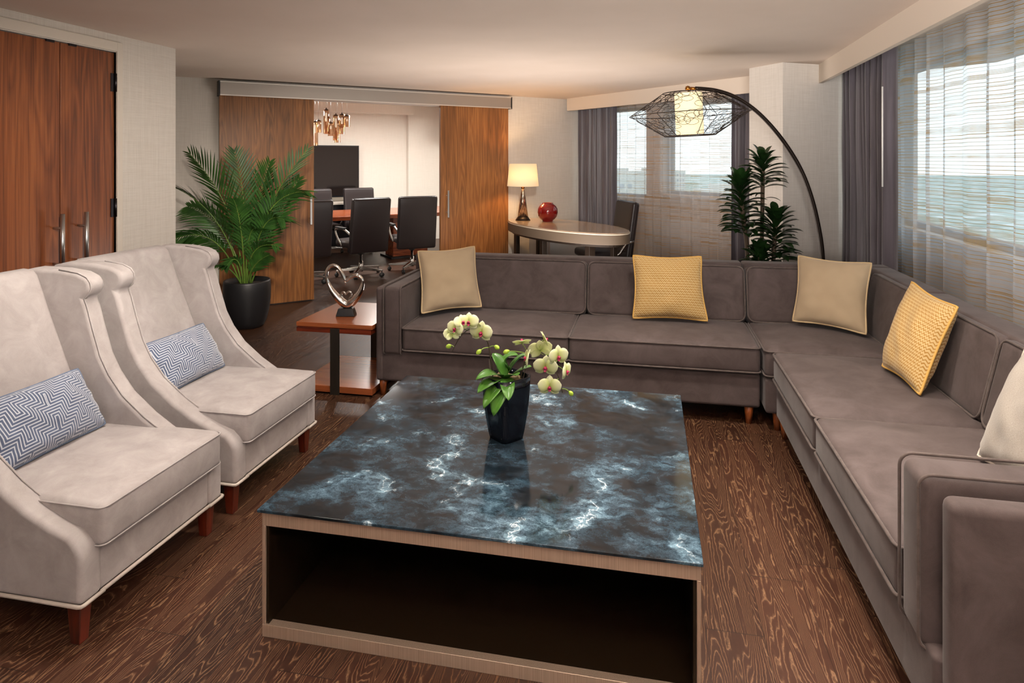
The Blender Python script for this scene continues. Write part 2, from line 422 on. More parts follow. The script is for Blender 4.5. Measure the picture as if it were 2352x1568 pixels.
t = NT('window_glass'); fr = t.math('ADD', .03, t.math('MULTIPLY', t.math('POWER', t.n('ShaderNodeLayerWeight', Blend=.5).outputs['Facing'], 5.0), .6)); gl = t.n('ShaderNodeBsdfGlossy', Roughness=.02); tp = t.n('ShaderNodeBsdfTransparent', Color=(.93,.97,.97,1))
mx = t.n('ShaderNodeMixShader'); t.set(mx,0,fr); t.set(mx,1,tp); t.set(mx,2,gl); M['glass'] = t.surf(mx)
M['winframe'] = plain('grey_window_frame', lin('7d7a76'), .5)
M['bronze'] = plain('dark_bronze', lin('2b211b'), .35, .6)
M['wire'] = plain('brown_wire', lin('2a1c14'), .45, .4)
M['brass'] = plain('warm_brass', lin('a5713a'), .25, 1)
t = NT('lit_parchment_drum'); em = t.n('ShaderNodeEmission', Color=(1,.80,.44,1), Strength=.62); d = t.n('ShaderNodeBsdfDiffuse', Color=lin('efe3c4')); ad = t.n('ShaderNodeAddShader'); t.set(ad,0,em); t.set(ad,1,d); M['drum'] = t.surf(ad)
t = NT('lit_linen_shade'); em = t.n('ShaderNodeEmission', Color=(1,.78,.48,1), Strength=.34); tl = t.n('ShaderNodeBsdfTranslucent', Color=lin('b5a588')); d = t.n('ShaderNodeBsdfDiffuse', Color=lin('ddd5c6'))
mx = t.n('ShaderNodeMixShader'); t.set(mx,0,.5); t.set(mx,1,d); t.set(mx,2,tl); ad = t.n('ShaderNodeAddShader'); t.set(ad,0,em); t.set(ad,1,mx); M['shade'] = t.surf(ad)
t = NT('bulb_glow'); t.surf(t.n('ShaderNodeEmission', Color=(1,.9,.78,1), Strength=.9)); M['bulb'] = t.m
t = NT('mercury_glass'); c = t.coord(); n = t.noise(t.map(c,(60,60,25)),1,5,.7); t.bsdf(Base_Color=t.ramp(n,[(.4,lin('6b5140')),(.6,lin('cbb7a4'))]), Metallic=.85, Roughness=t.math('ADD',.08,t.math('MULTIPLY',n,.25))); M['mercury'] = t.m
M['red'] = plain('oxblood_glaze', lin('7c0d0c'), .08, coat=.6)
t = NT('pale_desk_veneer'); c = t.coord(); n = t.noise(t.map(c,(3,40,40)),1,4); t.bsdf(Base_Color=t.ramp(n,[(.3,lin('9c8672')),(.7,lin('b09a84'))]), Roughness=.22, Coat_Weight=.3); M['desktop'] = t.m
M['deskapron'] = plain('taupe_lacquer', lin('5e5042'), .6)
M['deskedge'] = plain('pale_edge_band', lin('d8cab6'), .4)
M['deskleg'] = plain('dark_bronze_leg', lin('2c221b'), .4, .4)
M['leather'] = plain('dark_brown_leather', lin('241c1d'), .38, bump=.12, bscale=180)
M['leatherlit'] = plain('brown_leather_front', lin('5a4648'), .35, bump=.1, bscale=180)
M['chromelite'] = plain('polished_aluminium', (.6,.58,.56,1), .22, 1)
M['plastic'] = plain('black_plastic', (.01,.01,.011,1), .45)
M['chrome'] = plain('silver_glaze', (.62,.58,.55,1), .07, 1)
M['plinth'] = plain('black_plinth', (.012,.012,.013,1), .35)
M['gunmetal'] = plain('gunmetal_strap', lin('39342e'), .45, .6)
M['fridge'] = plain('white_enamel', lin('d8d5d0'), .3)
M['screen'] = plain('dark_screen', lin('1d1716'), .12)
M['bezel'] = plain('black_bezel', (.004,.004,.006,1), .3)
t = NT('smoky_amber_glass'); fr = t.n('ShaderNodeLayerWeight', Blend=.35); tp = t.n('ShaderNodeBsdfTransparent', Color=lin('f5ebe0')); gl = t.n('ShaderNodeBsdfGlossy', Color=lin('e0cdb8'), Roughness=.1)
mx = t.n('ShaderNodeMixShader'); t.set(mx,0,t.math('ADD',.06,t.math('MULTIPLY',fr.outputs['Facing'],.32))); t.set(mx,1,tp); t.set(mx,2,gl); M['amber'] = t.surf(mx)
M['white_obj'] = plain('white_plastic', lin('e8e6e2'), .4)

# ------------------------------------------------------------------ room shell
HC = 2.45
a43 = R(43); u = Vector((math.cos(a43), math.sin(a43), 0)); v = Vector((-u.y, u.x, 0)); D0 = Vector((-3.708, 6.781, 0))
def SW(s, t_, z=0.0): return D0 + u*s + v*t_ + Vector((0,0,z))
MS = Matrix(((u.x, v.x, 0, D0.x), (u.y, v.y, 0, D0.y), (0,0,1,0), (0,0,0,1)))      # frame of the sliding-door wall
S0 = Vector((-1.125, 9.17, 0)); ds = Vector((.70960, -.70461, 0)); ns = Vector((.70461, .70960, 0))
MW = Matrix(((ds.x, ns.x, 0, S0.x), (ds.y, ns.y, 0, S0.y), (0,0,1,0), (0,0,0,1)))  # frame of the back window wall

struct('floor', MB().box(-9, 4.5, -3.2, 15, -.05, 0), M['floor'])
struct('ceiling', MB().prism([(-5.6,-3.2),(3,-3.2),(3,6.5),(-.7,10.2),(-1.2,9.4),(-5.6,5.2)], HC, HC+.1), M['ceil'])
# left wall with the double doors
lw = MB(); LX = -3.57
lw.box(LX-.12, LX, -3.2, 2.46, 0, HC); lw.box(LX-.12, LX, 3.825, 4.40, 0, HC); lw.box(LX-.12, LX, 2.46, 3.825, 2.33, HC)
lw.box(-5.6, LX-.12, 4.28, 4.40, 0, HC)
struct('wall_left', lw, M['wall'])
struct('wall_rear', MB().box(-3.7, 3, -3.2, -3.05, 0, HC), M['wall'])
tr = MB(); tr.box(LX-.1, LX+.012, 3.825, 3.872, 0, 2.40); tr.box(LX-.1, LX+.012, 2.44, 3.825, 2.335, 2.40); tr.box(LX-.1, LX+.012, 2.40, 2.445, 0, 2.40)
struct('trim_1', tr, M['trim'], bevel=.003)
for nm, y0, y1, hy in (('door_1', 3.405, 3.82, 3.53), ('door_2', 2.45, 3.398, 3.355)):
    d = struct(nm, MB().box(LX-.05, LX-.012, y0, y1, .01, 2.325), M['walnut'], bevel=.002)
    h = MB(); hx = LX+.055
    h.tube([(hx,hy,.88),(hx,hy,1.262)], .013, 12)
    h.tube([(LX-.02,hy,1.175),(hx,hy,1.175)], .007, 8); h.tube([(LX-.02,hy,.955),(hx,hy,.955)], .007, 8)
    h.build('door_handle', M['steel'], d)
    if nm == 'door_1':
        for z in (2.06, 1.205, .25):
            g = MB(); g.tube([(LX-.002,3.826,z),(LX-.002,3.826,z+.125)], .010, 10); g.box(LX-.014,LX-.006,3.79,3.82,z,z+.125)
            g.build('hinge', M['darksteel'], d)
    c0 = MB().box(LX-.02, LX-.004, (3.46 if nm=='door_1' else 3.30), (3.515 if nm=='door_1' else 3.355), 2.315, 2.333)
    c0.build('ball_catch', M['darksteel'], d)
# sliding-door wall
sw = MB(); T0, T1 = .07, .20; SA, SB = -2.2, 3.86
sw.box(SA, -.06, T0, T1, 0, HC+.35); sw.box(1.70, SB, T0, T1, 0, HC+.35); sw.box(-.06, 1.70, T0, T1, 2.27, HC+.35)
struct('wall_sliding', sw.xf(MS), M['wall'])
struct('wall_corner_return', MB().box(-5.6, -5.45, 4.4, 5.6, 0, HC), M['wall'])
for nm, s0, s1, hs in (('door_3', -.985, 0.0, -.045), ('door_4', 1.573, 2.565, 1.655)):
    d = struct(nm, MB().box(s0, s1, 0, .042, .012, 2.30).xf(MS), M['walnut_slide'], bevel=.002)
    h = MB(); h.box(hs-.011, hs+.011, -.062, -.050, .865, 1.205)
    h.tube([(hs,-.055,1.14),(hs,.01,1.14)], .007, 8); h.tube([(hs,-.055,.93),(hs,.01,.93)], .007, 8)
    h.xf(MS).build('door_handle', M['steel'], d, bevel=.002)
    MB().box(s0+.02, s1-.02, .008, .034, .002, .014).xf(MS).build('bottom_guide', M['plastic'], d)
tk = thing('sliding_door_track', 'long brushed aluminium track cover above the two sliding walnut doors', 'door track', SW(-.99,0))
def twb(mb): return mb.xf(MS)
twb(MB().box(-.985, 2.575, -.055, .068, 2.272, 2.415)).build('track_cover', M['alu'], tk, world=True, bevel=.003)
for z in (2.268, 2.409): twb(MB().box(-.985, 2.575, -.059, -.05, z, z+.012)).build('edge_strip', M['aluedge'], tk, world=True)
for s0 in (-1.0, 2.575): twb(MB().box(s0, s0+.015, -.06, .068, 2.265, 2.422)).build('end_cap', M['blackcap'], tk, world=True)
# back window wall
bw = MB(); o0, o1 = .42, .58
bw.box(-.5, .25, o0, o1, 0, HC); bw.box(1.19, 1.48, o0-.06, o1, 0, HC); bw.box(2.75, 4.2, o0, o1, 0, HC)
bw.box(.25, 1.19, o0, o1, 0, 1.10); bw.box(1.48, 2.75, o0, o1, 0, 1.17)
bw.box(.25, 1.19, o0, o1, 2.28, HC); bw.box(1.48, 2.75, o0, o1, 2.28, HC)
struct('wall_back', bw.xf(MW), M['wall'])
struct('trim_2', MB().box(0, 3.5, 0, .035, 2.277, HC).xf(MW), M['soffit'])
for nm, t0, t1, zb in (('window_1', .25, 1.19, 1.10), ('window_2', 1.48, 2.75, 1.17)):
    f = MB(); q = .035
    f.box(t0,t0+q,.44,.52,zb,2.28); f.box(t1-q,t1,.44,.52,zb,2.28); f.box(t0,t1,.44,.52,zb,zb+q); f.box(t0,t1,.44,.52,2.28-q,2.28)
    w = struct(nm, f.xf(MW), M['winframe'])
    MB().box(t0+q,t1-q,.475,.481,zb+q,2.28-q).xf(MW).build('glass_pane', M['glass'], w)
    MB().box(t0,t1,.36,.44,zb-.02,zb).xf(MW).build('window_sill', M['trim'], w)
# column between the two window walls
cA, cB, cD = Vector((.927,6.457,0)), Vector((1.157,6.109,0)), Vector((1.502,6.317,0))
cE = cD + (cD-cB).normalized()*.85
struct('wall_column', MB().prism([(cA.x,cA.y),(cB.x,cB.y),(cE.x,cE.y),(2.6,7.4),(cA.x+.62,cA.y+.62)], 0, HC), M['wall'])
# right window wall, slightly out of square
ry = Vector((.0326,1,0)).normalized(); rx = Vector((ry.y,-ry.x,0)); R0 = Vector((1.425,4.0,0))
MR = Matrix(((rx.x, ry.x, 0, R0.x), (rx.y, ry.y, 0, R0.y), (0,0,1,0), (0,0,0,1)))
rw = MB(); q0, q1 = .62, .78
RB = [(-6.5,-2.6),(-2.3,1.0),(1.15,2.24)]
rw.box(-7.2, 3.2, q0, q1, 0, 1.05); rw = MB()
rw.box(q0,q1,-7.2,3.2,0,1.05); rw.box(q0,q1,-7.2,3.2,2.36,HC); rw.box(q0,q1,2.27,3.2,1.05,2.36); rw.box(q0,q1,-7.2,-5.6,1.05,2.36); rw.box(q0,q1,-2.06,-1.94,1.05,2.36)
struct('wall_right', rw.xf(MR), M['wall'])
struct('trim_3', MB().box(0, .035, -7.2, 2.33, 2.282, HC).xf(MR), M['soffit'])
for nm, y0, y1 in (('window_3', .10, 2.27), ('window_4', -1.94, .10), ('window_5', -5.6, -2.06)):
    f = MB(); q = .04
    f.box(q0+.03,q0+.11,y0,y0+q,1.05,2.36); f.box(q0+.03,q0+.11,y1-q,y1,1.05,2.36); f.box(q0+.03,q0+.11,y0,y1,1.05,1.05+q); f.box(q0+.03,q0+.11,y0,y1,2.36-q,2.36)
    w = struct(nm, f.xf(MR), M['winframe'])
    MB().box(q0+.06,q0+.066,y0+q,y1-q,1.05+q,2.36-q).xf(MR).build('glass_pane', M['glass'], w)
    MB().box(q0-.07,q0+.03,y0,y1,1.03,1.05).xf(MR).build('window_sill', M['trim'], w)
# conference room shell
cw = MB(); FT = 4.62
cw.box(-1.6, 3.02, FT, FT+.12, 0, 2.8); cw.box(3.02, 3.98, FT-.10, FT+.12, 0, 2.8); cw.box(2.985,3.02,FT-.10,FT,0,2.8)
struct('wall_conference_far', cw.xf(MS), M['wallconf'])
struct('wall_conference_left', MB().box(-1.75,-1.6,.2,FT+.12,0,2.8).xf(MS), M['wallconf'])
struct('wall_conference_right', MB().box(3.86,3.98,.2,FT+.12,0,2.8).xf(MS), M['wallconf'])
struct('ceiling_conference', MB().box(-1.75,3.98,.2,FT+.12,2.66,2.76).xf(MS), M['wallconf'])
struct('trim_4', MB().box(-1.6,3.03,FT-.28,FT,2.46,2.66).xf(MS), M['wallconf'])
struct('trim_5', MB().box(3.30,3.86,3.4,3.7,2.28,2.66).xf(MS), M['wallconf'])

# ------------------------------------------------------------------ curtains
def curtain(name, label, mat, base, off, t0, t1, z0, z1, amp, wl, seed, lean=0, group=None, nper=10, jit=.35, gather=0):
    L = abs(t1-t0); nu = int(L/wl*nper); rnd = random.Random(seed)
    ph = [rnd.uniform(-1,1) for _ in range(64)]
    def fn(a, b):
        s_ = a*L; z = z0+(z1-z0)*b
        k = s_/wl*2*PI + jit*2*math.sin(s_/wl*1.3+seed) + .5*mnoise.noise((s_*3,b*1.2,seed))
        am = amp*(.75+.5*mnoise.noise((s_*2.1,seed*3.1,b*.8)))
        d = am*math.sin(k) + .25*am*math.sin(2.3*k+1) + .012*mnoise.noise((s_*4,b*3,seed))
        sh = gather*(1-b)*math.sin(PI*a)*.0 + lean*(1-b)*a
        return base @ Vector((t0+(t1-t0)*a + sh, off+d, z))
    mb = MB().grid(fn, nu, 16, uvfn=lambda a,b: (a*L, (z0+(z1-z0)*b)))
    o = mb.build(name, mat); tag(o, label, 'curtain', group); return o
MRs = MR @ Matrix(((0,1,0,0),(1,0,0,0),(0,0,1,0),(0,0,0,1)))     # along wall, offset, z
curtain('drape', 'grey violet satin drape at left of the back window behind the oval desk', M['drape'], MW, .19, -.0, .78, .02, 2.40, .055, .125, 3)
curtain('drape', 'narrow grey violet drape beside the column behind the bushy potted plant', M['drape'], MW, .19, 2.66, 3.15, .02, 2.40, .045, .12, 5)
dr = curtain('drape', 'dark grey violet drape with pull wand hanging between column and large right window', M['drape'], MRs, .245, 1.1, 2.42, .02, 2.40, .04, .15, 8)
w0 = MR @ Vector((.185,1.15,0)); 
MB().tube([(w0.x,w0.y,1.40),(w0.x,w0.y,2.12)], .006, 8).build('pull_wand', M['white_obj'], dr)
curtain('sheer_curtain', 'white sheer with gold thread stripes across the back window', M['sheer'], MW, .29, .55, 2.85, .02, 2.42, .038, .15, 11)
curtain('sheer_curtain', 'tall white sheer with gold thread stripes beside the right sofa section', M['sheer'], MRs, .36, -6.5, 2.2, .02, 2.42, .030, .27, 21)
exec_after = []

# ------------------------------------------------------------------ sectional sofa
def rrect(x0,x1,z0,z1,r,n=5):
    P = []
    for cx,cz,a0 in ((x1-r,z1-r,0),(x0+r,z1-r,90),(x0+r,z0+r,180),(x1-r,z0+r,270)):
        for i in range(n+1):
            a = R(a0+90*i/n); P.append((cx+r*math.cos(a), cz+r*math.sin(a)))
    return P
def seat_cushion(t, x0,x1,y0,y1,z0,z1, nm='seat_cushion'):
    o = MB().rbox(x0,x1,y0,y1,z0,z1,.028,.022,bulge=.006).build(nm, M['sofa'], t, world=True)
    p = MB()
    for z in (z1-.010, z0+.010):
        p.tube([(x,y,z) for x,y in rrect(x0-.003,x1+.003,y0-.003,y1+.003,.03)], .0055, 6, closed=True)
    p.build('piping', M['sofa_pipe'], o, world=False)
    return o
def fix_child(o, t):                       # child piping made in world space, brought into its cushion's space
    B = t.matrix_basis.inverted()
    for ch in [x for x in bpy.data.objects if x.parent == o]:
        ch.data.transform(B)
def back_cushion(t, a, b, base_y, z0, z1, th, lean, horiz=True):
    # a,b: extent along the sofa; cushion stands on the seat leaning back; horiz -> along X facing -Y, else along Y facing -X
    w = (b-a); h = z1-z0
    m = MB().rbox(-w/2+.003,w/2-.003,0,th,0,h,.032,0,bulge=0)
    pp = [(x,-.001+.006,z) for x,z in rrect(-w/2+.006,w/2-.006,.006,h-.006,.05)]
    q = MB().tube(pp, .0055, 6, closed=True)
    Mx = Matrix.Rotation(-lean,4,'X')
    T = Matrix.Translation(Vector(((a+b)/2, base_y, z0))) if horiz else Matrix.Translation(Vector((base_y,(a+b)/2,z0))) @ Matrix.Rotation(-PI/2,4,'Z')
    m.xf(T @ Mx); q.xf(T @ Mx)
    o = m.build('back_cushion', M['sofa'], t, world=True)
    q.xf(t.matrix_basis.inverted()).build('piping', M['sofa_pipe'], o)
    return o
def sofa_leg(t, x, y):
    MB().lathe([(.017,0),(.030,.125)], 20, (x,y,0)).build('leg', M['orangeleg'], t, world=True)
GS = 'grey velvet sectional sofa pieces'
# left piece
t = thing('sofa_section', 'left grey velvet sofa section with armrest beside the walnut side table', 'sofa', (-.57,4.55,0), 0, GS)
MB().rbox(-1.80,.655,4.125,5.04,.108,.312,.018,mid=12).build('base', M['sofa'], t, world=True)
MB().rbox(-1.80,.655,4.885,5.04,.30,.858,.02,mid=12).build('back_frame', M['sofa'], t, world=True)
MB().rbox(-1.80,-1.745,4.12,5.03,.108,.737,.02).build('arm_shell', M['sofa'], t, world=True)
ap = MB().rbox(-1.742,-1.615,4.112,4.92,.29,.742,.025).build('arm_pad', M['sofa'], t, world=True)
q = MB()
for X_ in (-1.738,-1.619): q.tube([(X_,y,z) for y,z in rrect(4.108,4.925,.286,.746,.03)], .005, 6, closed=True)
q.xf(t.matrix_basis.inverted()).build('piping', M['sofa_pipe'], ap)
for x0,x1 in ((-1.605,-.497),(-.490,.652)):
    o = seat_cushion(t, x0,x1,4.10,4.74,.318,.482); fix_child(o,t)
for x0,x1 in ((-1.61,-.437),(-.433,.655)): back_cushion(t, x0,x1,4.685,.485,.868,.16,R(13))
for x,y in ((-1.765,4.17),(.595,4.17),(-1.74,4.98),(.60,4.98)): sofa_leg(t,x,y)
# corner piece
t = thing('sofa_section', 'corner grey velvet sofa section under the dark drape and right window', 'sofa', (1.15,4.55,0), 0, GS)
MB().rbox(.672,1.60,4.05,5.04,.108,.312,.018).build('base', M['sofa'], t, world=True)
MB().rbox(.66,1.63,4.885,5.04,.30,.858,.02).build('back_frame', M['sofa'], t, world=True)
MB().rbox(1.485,1.63,4.05,4.90,.30,.858,.02).build('back_frame', M['sofa'], t, world=True)
o = seat_cushion(t, .672,1.40,4.048,4.74,.318,.482); fix_child(o,t)
back_cushion(t, .66,1.46,4.685,.485,.868,.16,R(13))
back_cushion(t, 4.055,4.70,1.36,.485,.868,.12,R(13),False)
for x,y in ((.745,4.10),(1.55,4.98),(.73,4.98),(1.55,4.12)): sofa_leg(t,x,y)
# right piece
t = thing('sofa_section', 'right grey velvet sofa section nearest the camera with armrest', 'sofa', (1.15,2.95,0), 0, GS)
MB().rbox(.725,1.60,1.88,4.022,.108,.312,.018,mid=12).build('base', M['sofa'], t, world=True)
MB().rbox(1.485,1.63,1.84,4.025,.30,.858,.02,mid=12).build('back_frame', M['sofa'], t, world=True)
MB().rbox(.742,1.62,1.82,1.895,.100,.735,.026).build('arm_shell', M['sofa'], t, world=True)
ap = MB().rbox(.712,1.48,1.93,2.075,.29,.752,.03).build('arm_pad', M['sofa'], t, world=True)
q = MB()
for Y_ in (1.936,2.070): q.tube([(x,Y_,z) for x,z in rrect(.708,1.484,.286,.756,.035)], .005, 6, closed=True)
q.xf(t.matrix_basis.inverted()).build('piping', M['sofa_pipe'], ap)
for y0,y1 in ((2.085,3.052),(3.060,4.018)):
    o = seat_cushion(t, .708,1.40,y0,y1,.318,.482); fix_child(o,t)
for y0,y1 in ((2.085,3.10),(3.105,4.028)): back_cushion(t, y0,y1,1.36,.485,.868,.12,R(13),False)
for x,y in ((.765,3.98),(.79,1.90),(1.55,3.98),(1.55,1.92)): sofa_leg(t,x,y)

# ------------------------------------------------------------------ armchairs
def make_armchair(loc, label):
    t = thing('armchair', label, 'armchair', loc, 0, 'pale grey slipper armchairs')
    P = [(0,.145),(0,.30),(-.02,.335),(-.05,.365),(-.13,.392),(-.22,.430),(-.32,.490),(-.43,.575),(-.50,.66),(-.545,.74),(-.585,.86),(-.612,.95),(-.628,.985),
         (-.606,1.005),(-.592,1.03),(-.596,1.058),(-.615,1.080),(-.66,1.098),(-.76,1.110),(-.90,1.112),(-.975,1.095),(-1.01,1.05),(-.985,.95),(-.91,.60),(-.83,.30),(-.80,.145)]
    for sgn in (-1,1):
        y0, y1 = (.272,.36) if sgn > 0 else (-.36,-.272)
        XZ = Matrix(((1,0,0,0),(0,0,1,0),(0,1,0,0),(0,0,0,1)))
        o = MB().prism(P, y0, y1, XZ).build('wing_side', M['chair'], t, bevel=.02, seg=4, angle=50)
        # piping seam along the rim's inner edge
        for yy in ((y0+.008) if sgn>0 else (y1-.008),):
            q = MB().tube([(x+.001,yy,z) for x,z in P[1:19]], .0035, 6)
            q.build('rim_seam', M['chair'], o)
        MB().tube([(-.8,sgn*.362,.148),(-.008,sgn*.362,.148),(0.0,sgn*.359,.148),(.003,sgn*.350,.148),(0.003,sgn*.27,.148)], .007, 6).build('welt_cord', M['welt'], o)
    Bk = [(-.53,.29),(-.60,.45),(-.70,.70),(-.80,.93),(-.862,1.085),(-.885,1.108),(-.93,1.112),(-.985,1.085),(-1.0,1.04),(-.97,.92),(-.90,.60),(-.82,.29)]
    MB().prism(Bk, -.278, .278, XZ).build('backrest', M['chair'], t, bevel=.018, seg=4, angle=40)
    MB().rbox(-.82,-.008,-.278,.278,.147,.303,.012).build('seat_base', M['chair'], t)
    MB().tube([(-.0,-.28,.149),(-.0,.28,.149)], .007, 6).build('welt_cord', M['welt'], t)
    c = MB().rbox(-.62,.022,-.295,.325,.303,.445,.022,.018,bulge=.008).build('seat_cushion', M['chair'], t)
    q = MB()
    for z in (.436,.311): q.tube([(x,y,z) for x,y in rrect(-.615,.024,-.297,.327,.025)], .0032, 6, closed=True)
    q.build('cushion_seam', M['chair'], c)
    for x,sx in ((-.050,0),(-.75,-.05)):
        for y in (-.315,.315):
            l = MB(); a,b = .026,.018
            l.add([(x+sx-b,y-b,0),(x+sx+b,y-b,0),(x+sx+b,y+b,0),(x+sx-b,y+b,0),(x-a,y-a,.147),(x+a,y-a,.147),(x+a,y+a,.147),(x-a,y+a,.147)],
                  [(0,3,2,1),(4,5,6,7),(0,1,5,4),(1,2,6,5),(2,3,7,6),(3,0,4,7)])
            l.build('leg', M['redleg'], t, bevel=.003)
    return t
ch1 = make_armchair((-1.80,2.145,0), 'pale grey velvet wing armchair closest to the camera at left')
ch2 = dup(ch1, (-1.80,2.955,0), 0, 'pale grey velvet wing armchair in front of the potted palm')

# ------------------------------------------------------------------ cushions
def pillow(name, label, c4, th, mat, pmat, seed, group=None, uvs=(1,1), r=.006, ear=.10):
    BL,BR,TR,TL = [Vector(p) for p in c4]
    ctr = (BL+BR+TR+TL)/4
    nrm = ((BR-BL).cross(TL-BL)).normalized()
    t = thing(name, label, 'cushion', (ctr.x,ctr.y,min(BL.z,BR.z)), 0, group)
    def base(a,b):
        x,y = 2*a-1, 2*b-1
        x2 = x*(1-ear*(1-y*y)**1.0*abs(x)**2); y2 = y*(1-ear*(1-x*x)*abs(y)**2)
        k = max(abs(x),abs(y))
        # soften the corners
        cc = (abs(x)*abs(y))**6*.035; x2 *= 1-cc; y2 *= 1-cc
        a2,b2 = (x2+1)/2,(y2+1)/2
        return BL*(1-a2)*(1-b2)+BR*a2*(1-b2)+TR*a2*b2+TL*(1-a2)*b2
    def side(sg):
        def fn(a,b):
            x,y = 2*a-1,2*b-1
            f = (max(0,1-x*x)*max(0,1-y*y))**.48
            f *= 1+.10*(1-b)*1.0
            edge = 1-f
            wr = .012*mnoise.noise((a*5+seed,b*5,sg*3.0))*f**.5 + .006*mnoise.noise((a*14,b*14+seed,sg))*edge*(f>.02)
            return base(a,b) + nrm*sg*(th/2*f+wr)
        return fn
    mb = MB(); N = 26
    mb.grid(side(1),N,N,uvfn=lambda a,b:(a*uvs[0],b*uvs[1])); mb.grid(side(-1),N,N,flip=True,uvfn=lambda a,b:(a*uvs[0],b*uvs[1]))
    mb.build('cushion_cover', mat, t, world=True)
    P = []
    for i in range(N): P.append(base(i/N,0))
    for i in range(N): P.append(base(1,i/N))
    for i in range(N): P.append(base(1-i/N,1))
    for i in range(N): P.append(base(0,1-i/N))
    MB().tube(P, r, 6, closed=True).build('piping', pmat, t, world=True)
    return t
zs = .515
pillow('throw_pillow','plain tan square pillow leaning in the corner of the left armrest',[(-1.555,4.33,zs),(-1.175,4.58,zs+.01),(-1.285,4.79,.945),(-1.66,4.54,.93)],.16,M['tan'],M['tanpipe'],1,'pillows along the sectional sofa')
pillow('throw_pillow','gold zigzag square pillow upright in the middle of the back sofa row',[(-.11,4.50,zs),(.393,4.52,zs),(.362,4.67,.935),(-.112,4.63,.935)],.15,M['gold'],M['goldpipe'],2,'pillows along the sectional sofa')
pillow('throw_pillow','plain tan square pillow set across the inner corner of the sectional',[(.925,4.60,zs+.01),(1.315,4.37,zs),(1.405,4.56,.94),(1.00,4.78,.945)],.15,M['tan'],M['tanpipe'],3,'pillows along the sectional sofa')
pillow('throw_pillow','gold zigzag square pillow tilted against the right sofa back',[(1.19,3.73,zs),(1.225,3.33,zs-.01),(1.415,3.40,.915),(1.395,3.90,.945)],.16,M['gold'],M['goldpipe'],4,'pillows along the sectional sofa')
pillow('throw_pillow','off-white woven pillow beside the nearest armrest, cut by the right edge',[(1.17,2.68,zs),(1.25,2.20,zs),(1.40,2.24,.92),(1.35,2.72,.92)],.17,M['cream'],M['creampipe'],5,'pillows along the sectional sofa')
pillow('lumbar_pillow','blue fretwork lumbar pillow on the armchair closest to the camera',[(-2.27,1.90,.463),(-2.275,2.39,.463),(-2.41,2.38,.70),(-2.41,1.89,.70)],.13,M['fret'],M['fretpipe'],6,'blue lumbar pillows',(.52,.27),.004,.05)
pillow('lumbar_pillow','blue fretwork lumbar pillow on the armchair in front of the palm',[(-2.275,2.74,.463),(-2.28,3.20,.463),(-2.40,3.175,.70),(-2.40,2.715,.70)],.13,M['fret'],M['fretpipe'],7,'blue lumbar pillows',(.47,.27),.004,.05)

# ------------------------------------------------------------------ coffee table
t = thing('coffee_table','large low coffee table with blue black marbled glass top and champagne metal frame','coffee table',(-.56,2.65,0))
X0,X1,Y0,Y1 = -1.268,.150,1.972,3.33
g = MB().box(X0-.012,X1+.006,Y0-.012,Y1+.012,.420,.430).build('glass_top', M['stone'], t, world=True, bevel=.002)
fr = MB()
def tub(a0,a1,b0,b1,c0,c1): fr.box(a0,a1,b0,b1,c0,c1)
for y0,y1 in ((Y0,Y0+.03),(Y1-.03,Y1)):
    tub(X0,X1,y0,y1,.372,.418); tub(X0,X1,y0,y1,.0,.042); tub(X0,X0+.012,y0,y1,.042,.372); tub(X1-.012,X1,y0,y1,.042,.372)
for x0,x1 in ((X0,X0+.012),(X1-.012,X1)):
    tub(x0,x1,Y0+.03,Y1-.03,.0,.418)
fr.build('metal_frame', M['champagne'], t, world=True, bevel=.0015)
ins = MB(); ins.box(X0+.013,X1-.013,Y0+.004,Y1-.004,.372,.417); ins.box(X0+.013,X1-.013,Y0+.004,Y1-.004,.004,.040)
ins.box(X0+.013,X0+.022,Y0+.006,Y1-.006,.04,.372); ins.box(X1-.022,X1-.013,Y0+.006,Y1-.006,.04,.372); ins.box(X0+.022,X1-.022,Y1-.5,Y1-.49,.04,.372)
ins.build('inner_lining', M['darkinside'], t, world=True)

# ------------------------------------------------------------------ orchid
OC = Vector((-.585,2.685,.430)); rv = Vector((.979,.2045,0)); fv = Vector((.2045,-.979,0))   # right and towards-viewer axes of the arrangement
t = thing('potted_orchid','white orchid with two arching sprays in a black square tapered pot on coffee table','potted orchid',OC)
def OP(dx,z,df=0): return rv*dx + fv*df + Vector((0,0,z))
rot = Matrix.Rotation(R(11.8+38),4,'Z')
pp = [(.056,0),(.062,.03),(.072,.10),(.079,.17),(.081,.22),(.083,.262)]
m = MB(); n = 24; vs=[]; fs=[]
def sq(hh,k):
    a = 2*PI*(k+.5)/n; x,y = math.cos(a),math.sin(a); e=7
    f = (abs(x)**e+abs(y)**e)**(-1/e); return (x*f*hh,y*f*hh)
prof = pp + [(.077,.262),(.075,.225)]
for hh,z in prof:
    for k in range(n): x,y = sq(hh,k); vs.append((x,y,z))
for i in range(len(prof)-1):
    for k in range(n): fs.append((i*n+k,i*n+(k+1)%n,(i+1)*n+(k+1)%n,(i+1)*n+k))
fs.append(tuple(reversed(range(n))))
m.add(vs,fs,True).xf(rot).build('pot', M['blackgloss'], t)
ms = MB()
ms.grid(lambda a,b: Vector((*( (2*a-1)*.074, (2*b-1)*.074 ), .236+.018*mnoise.noise((a*9,b*9,2))+.012*(1-(2*a-1)**2))),16,16)
ms.xf(rot).build('moss', M['moss'], t)
for i in range(14):
    a = random.uniform(0,2*PI); rr = random.uniform(.01,.05); p = Vector((rr*math.cos(a)+.02,rr*math.sin(a),.245))
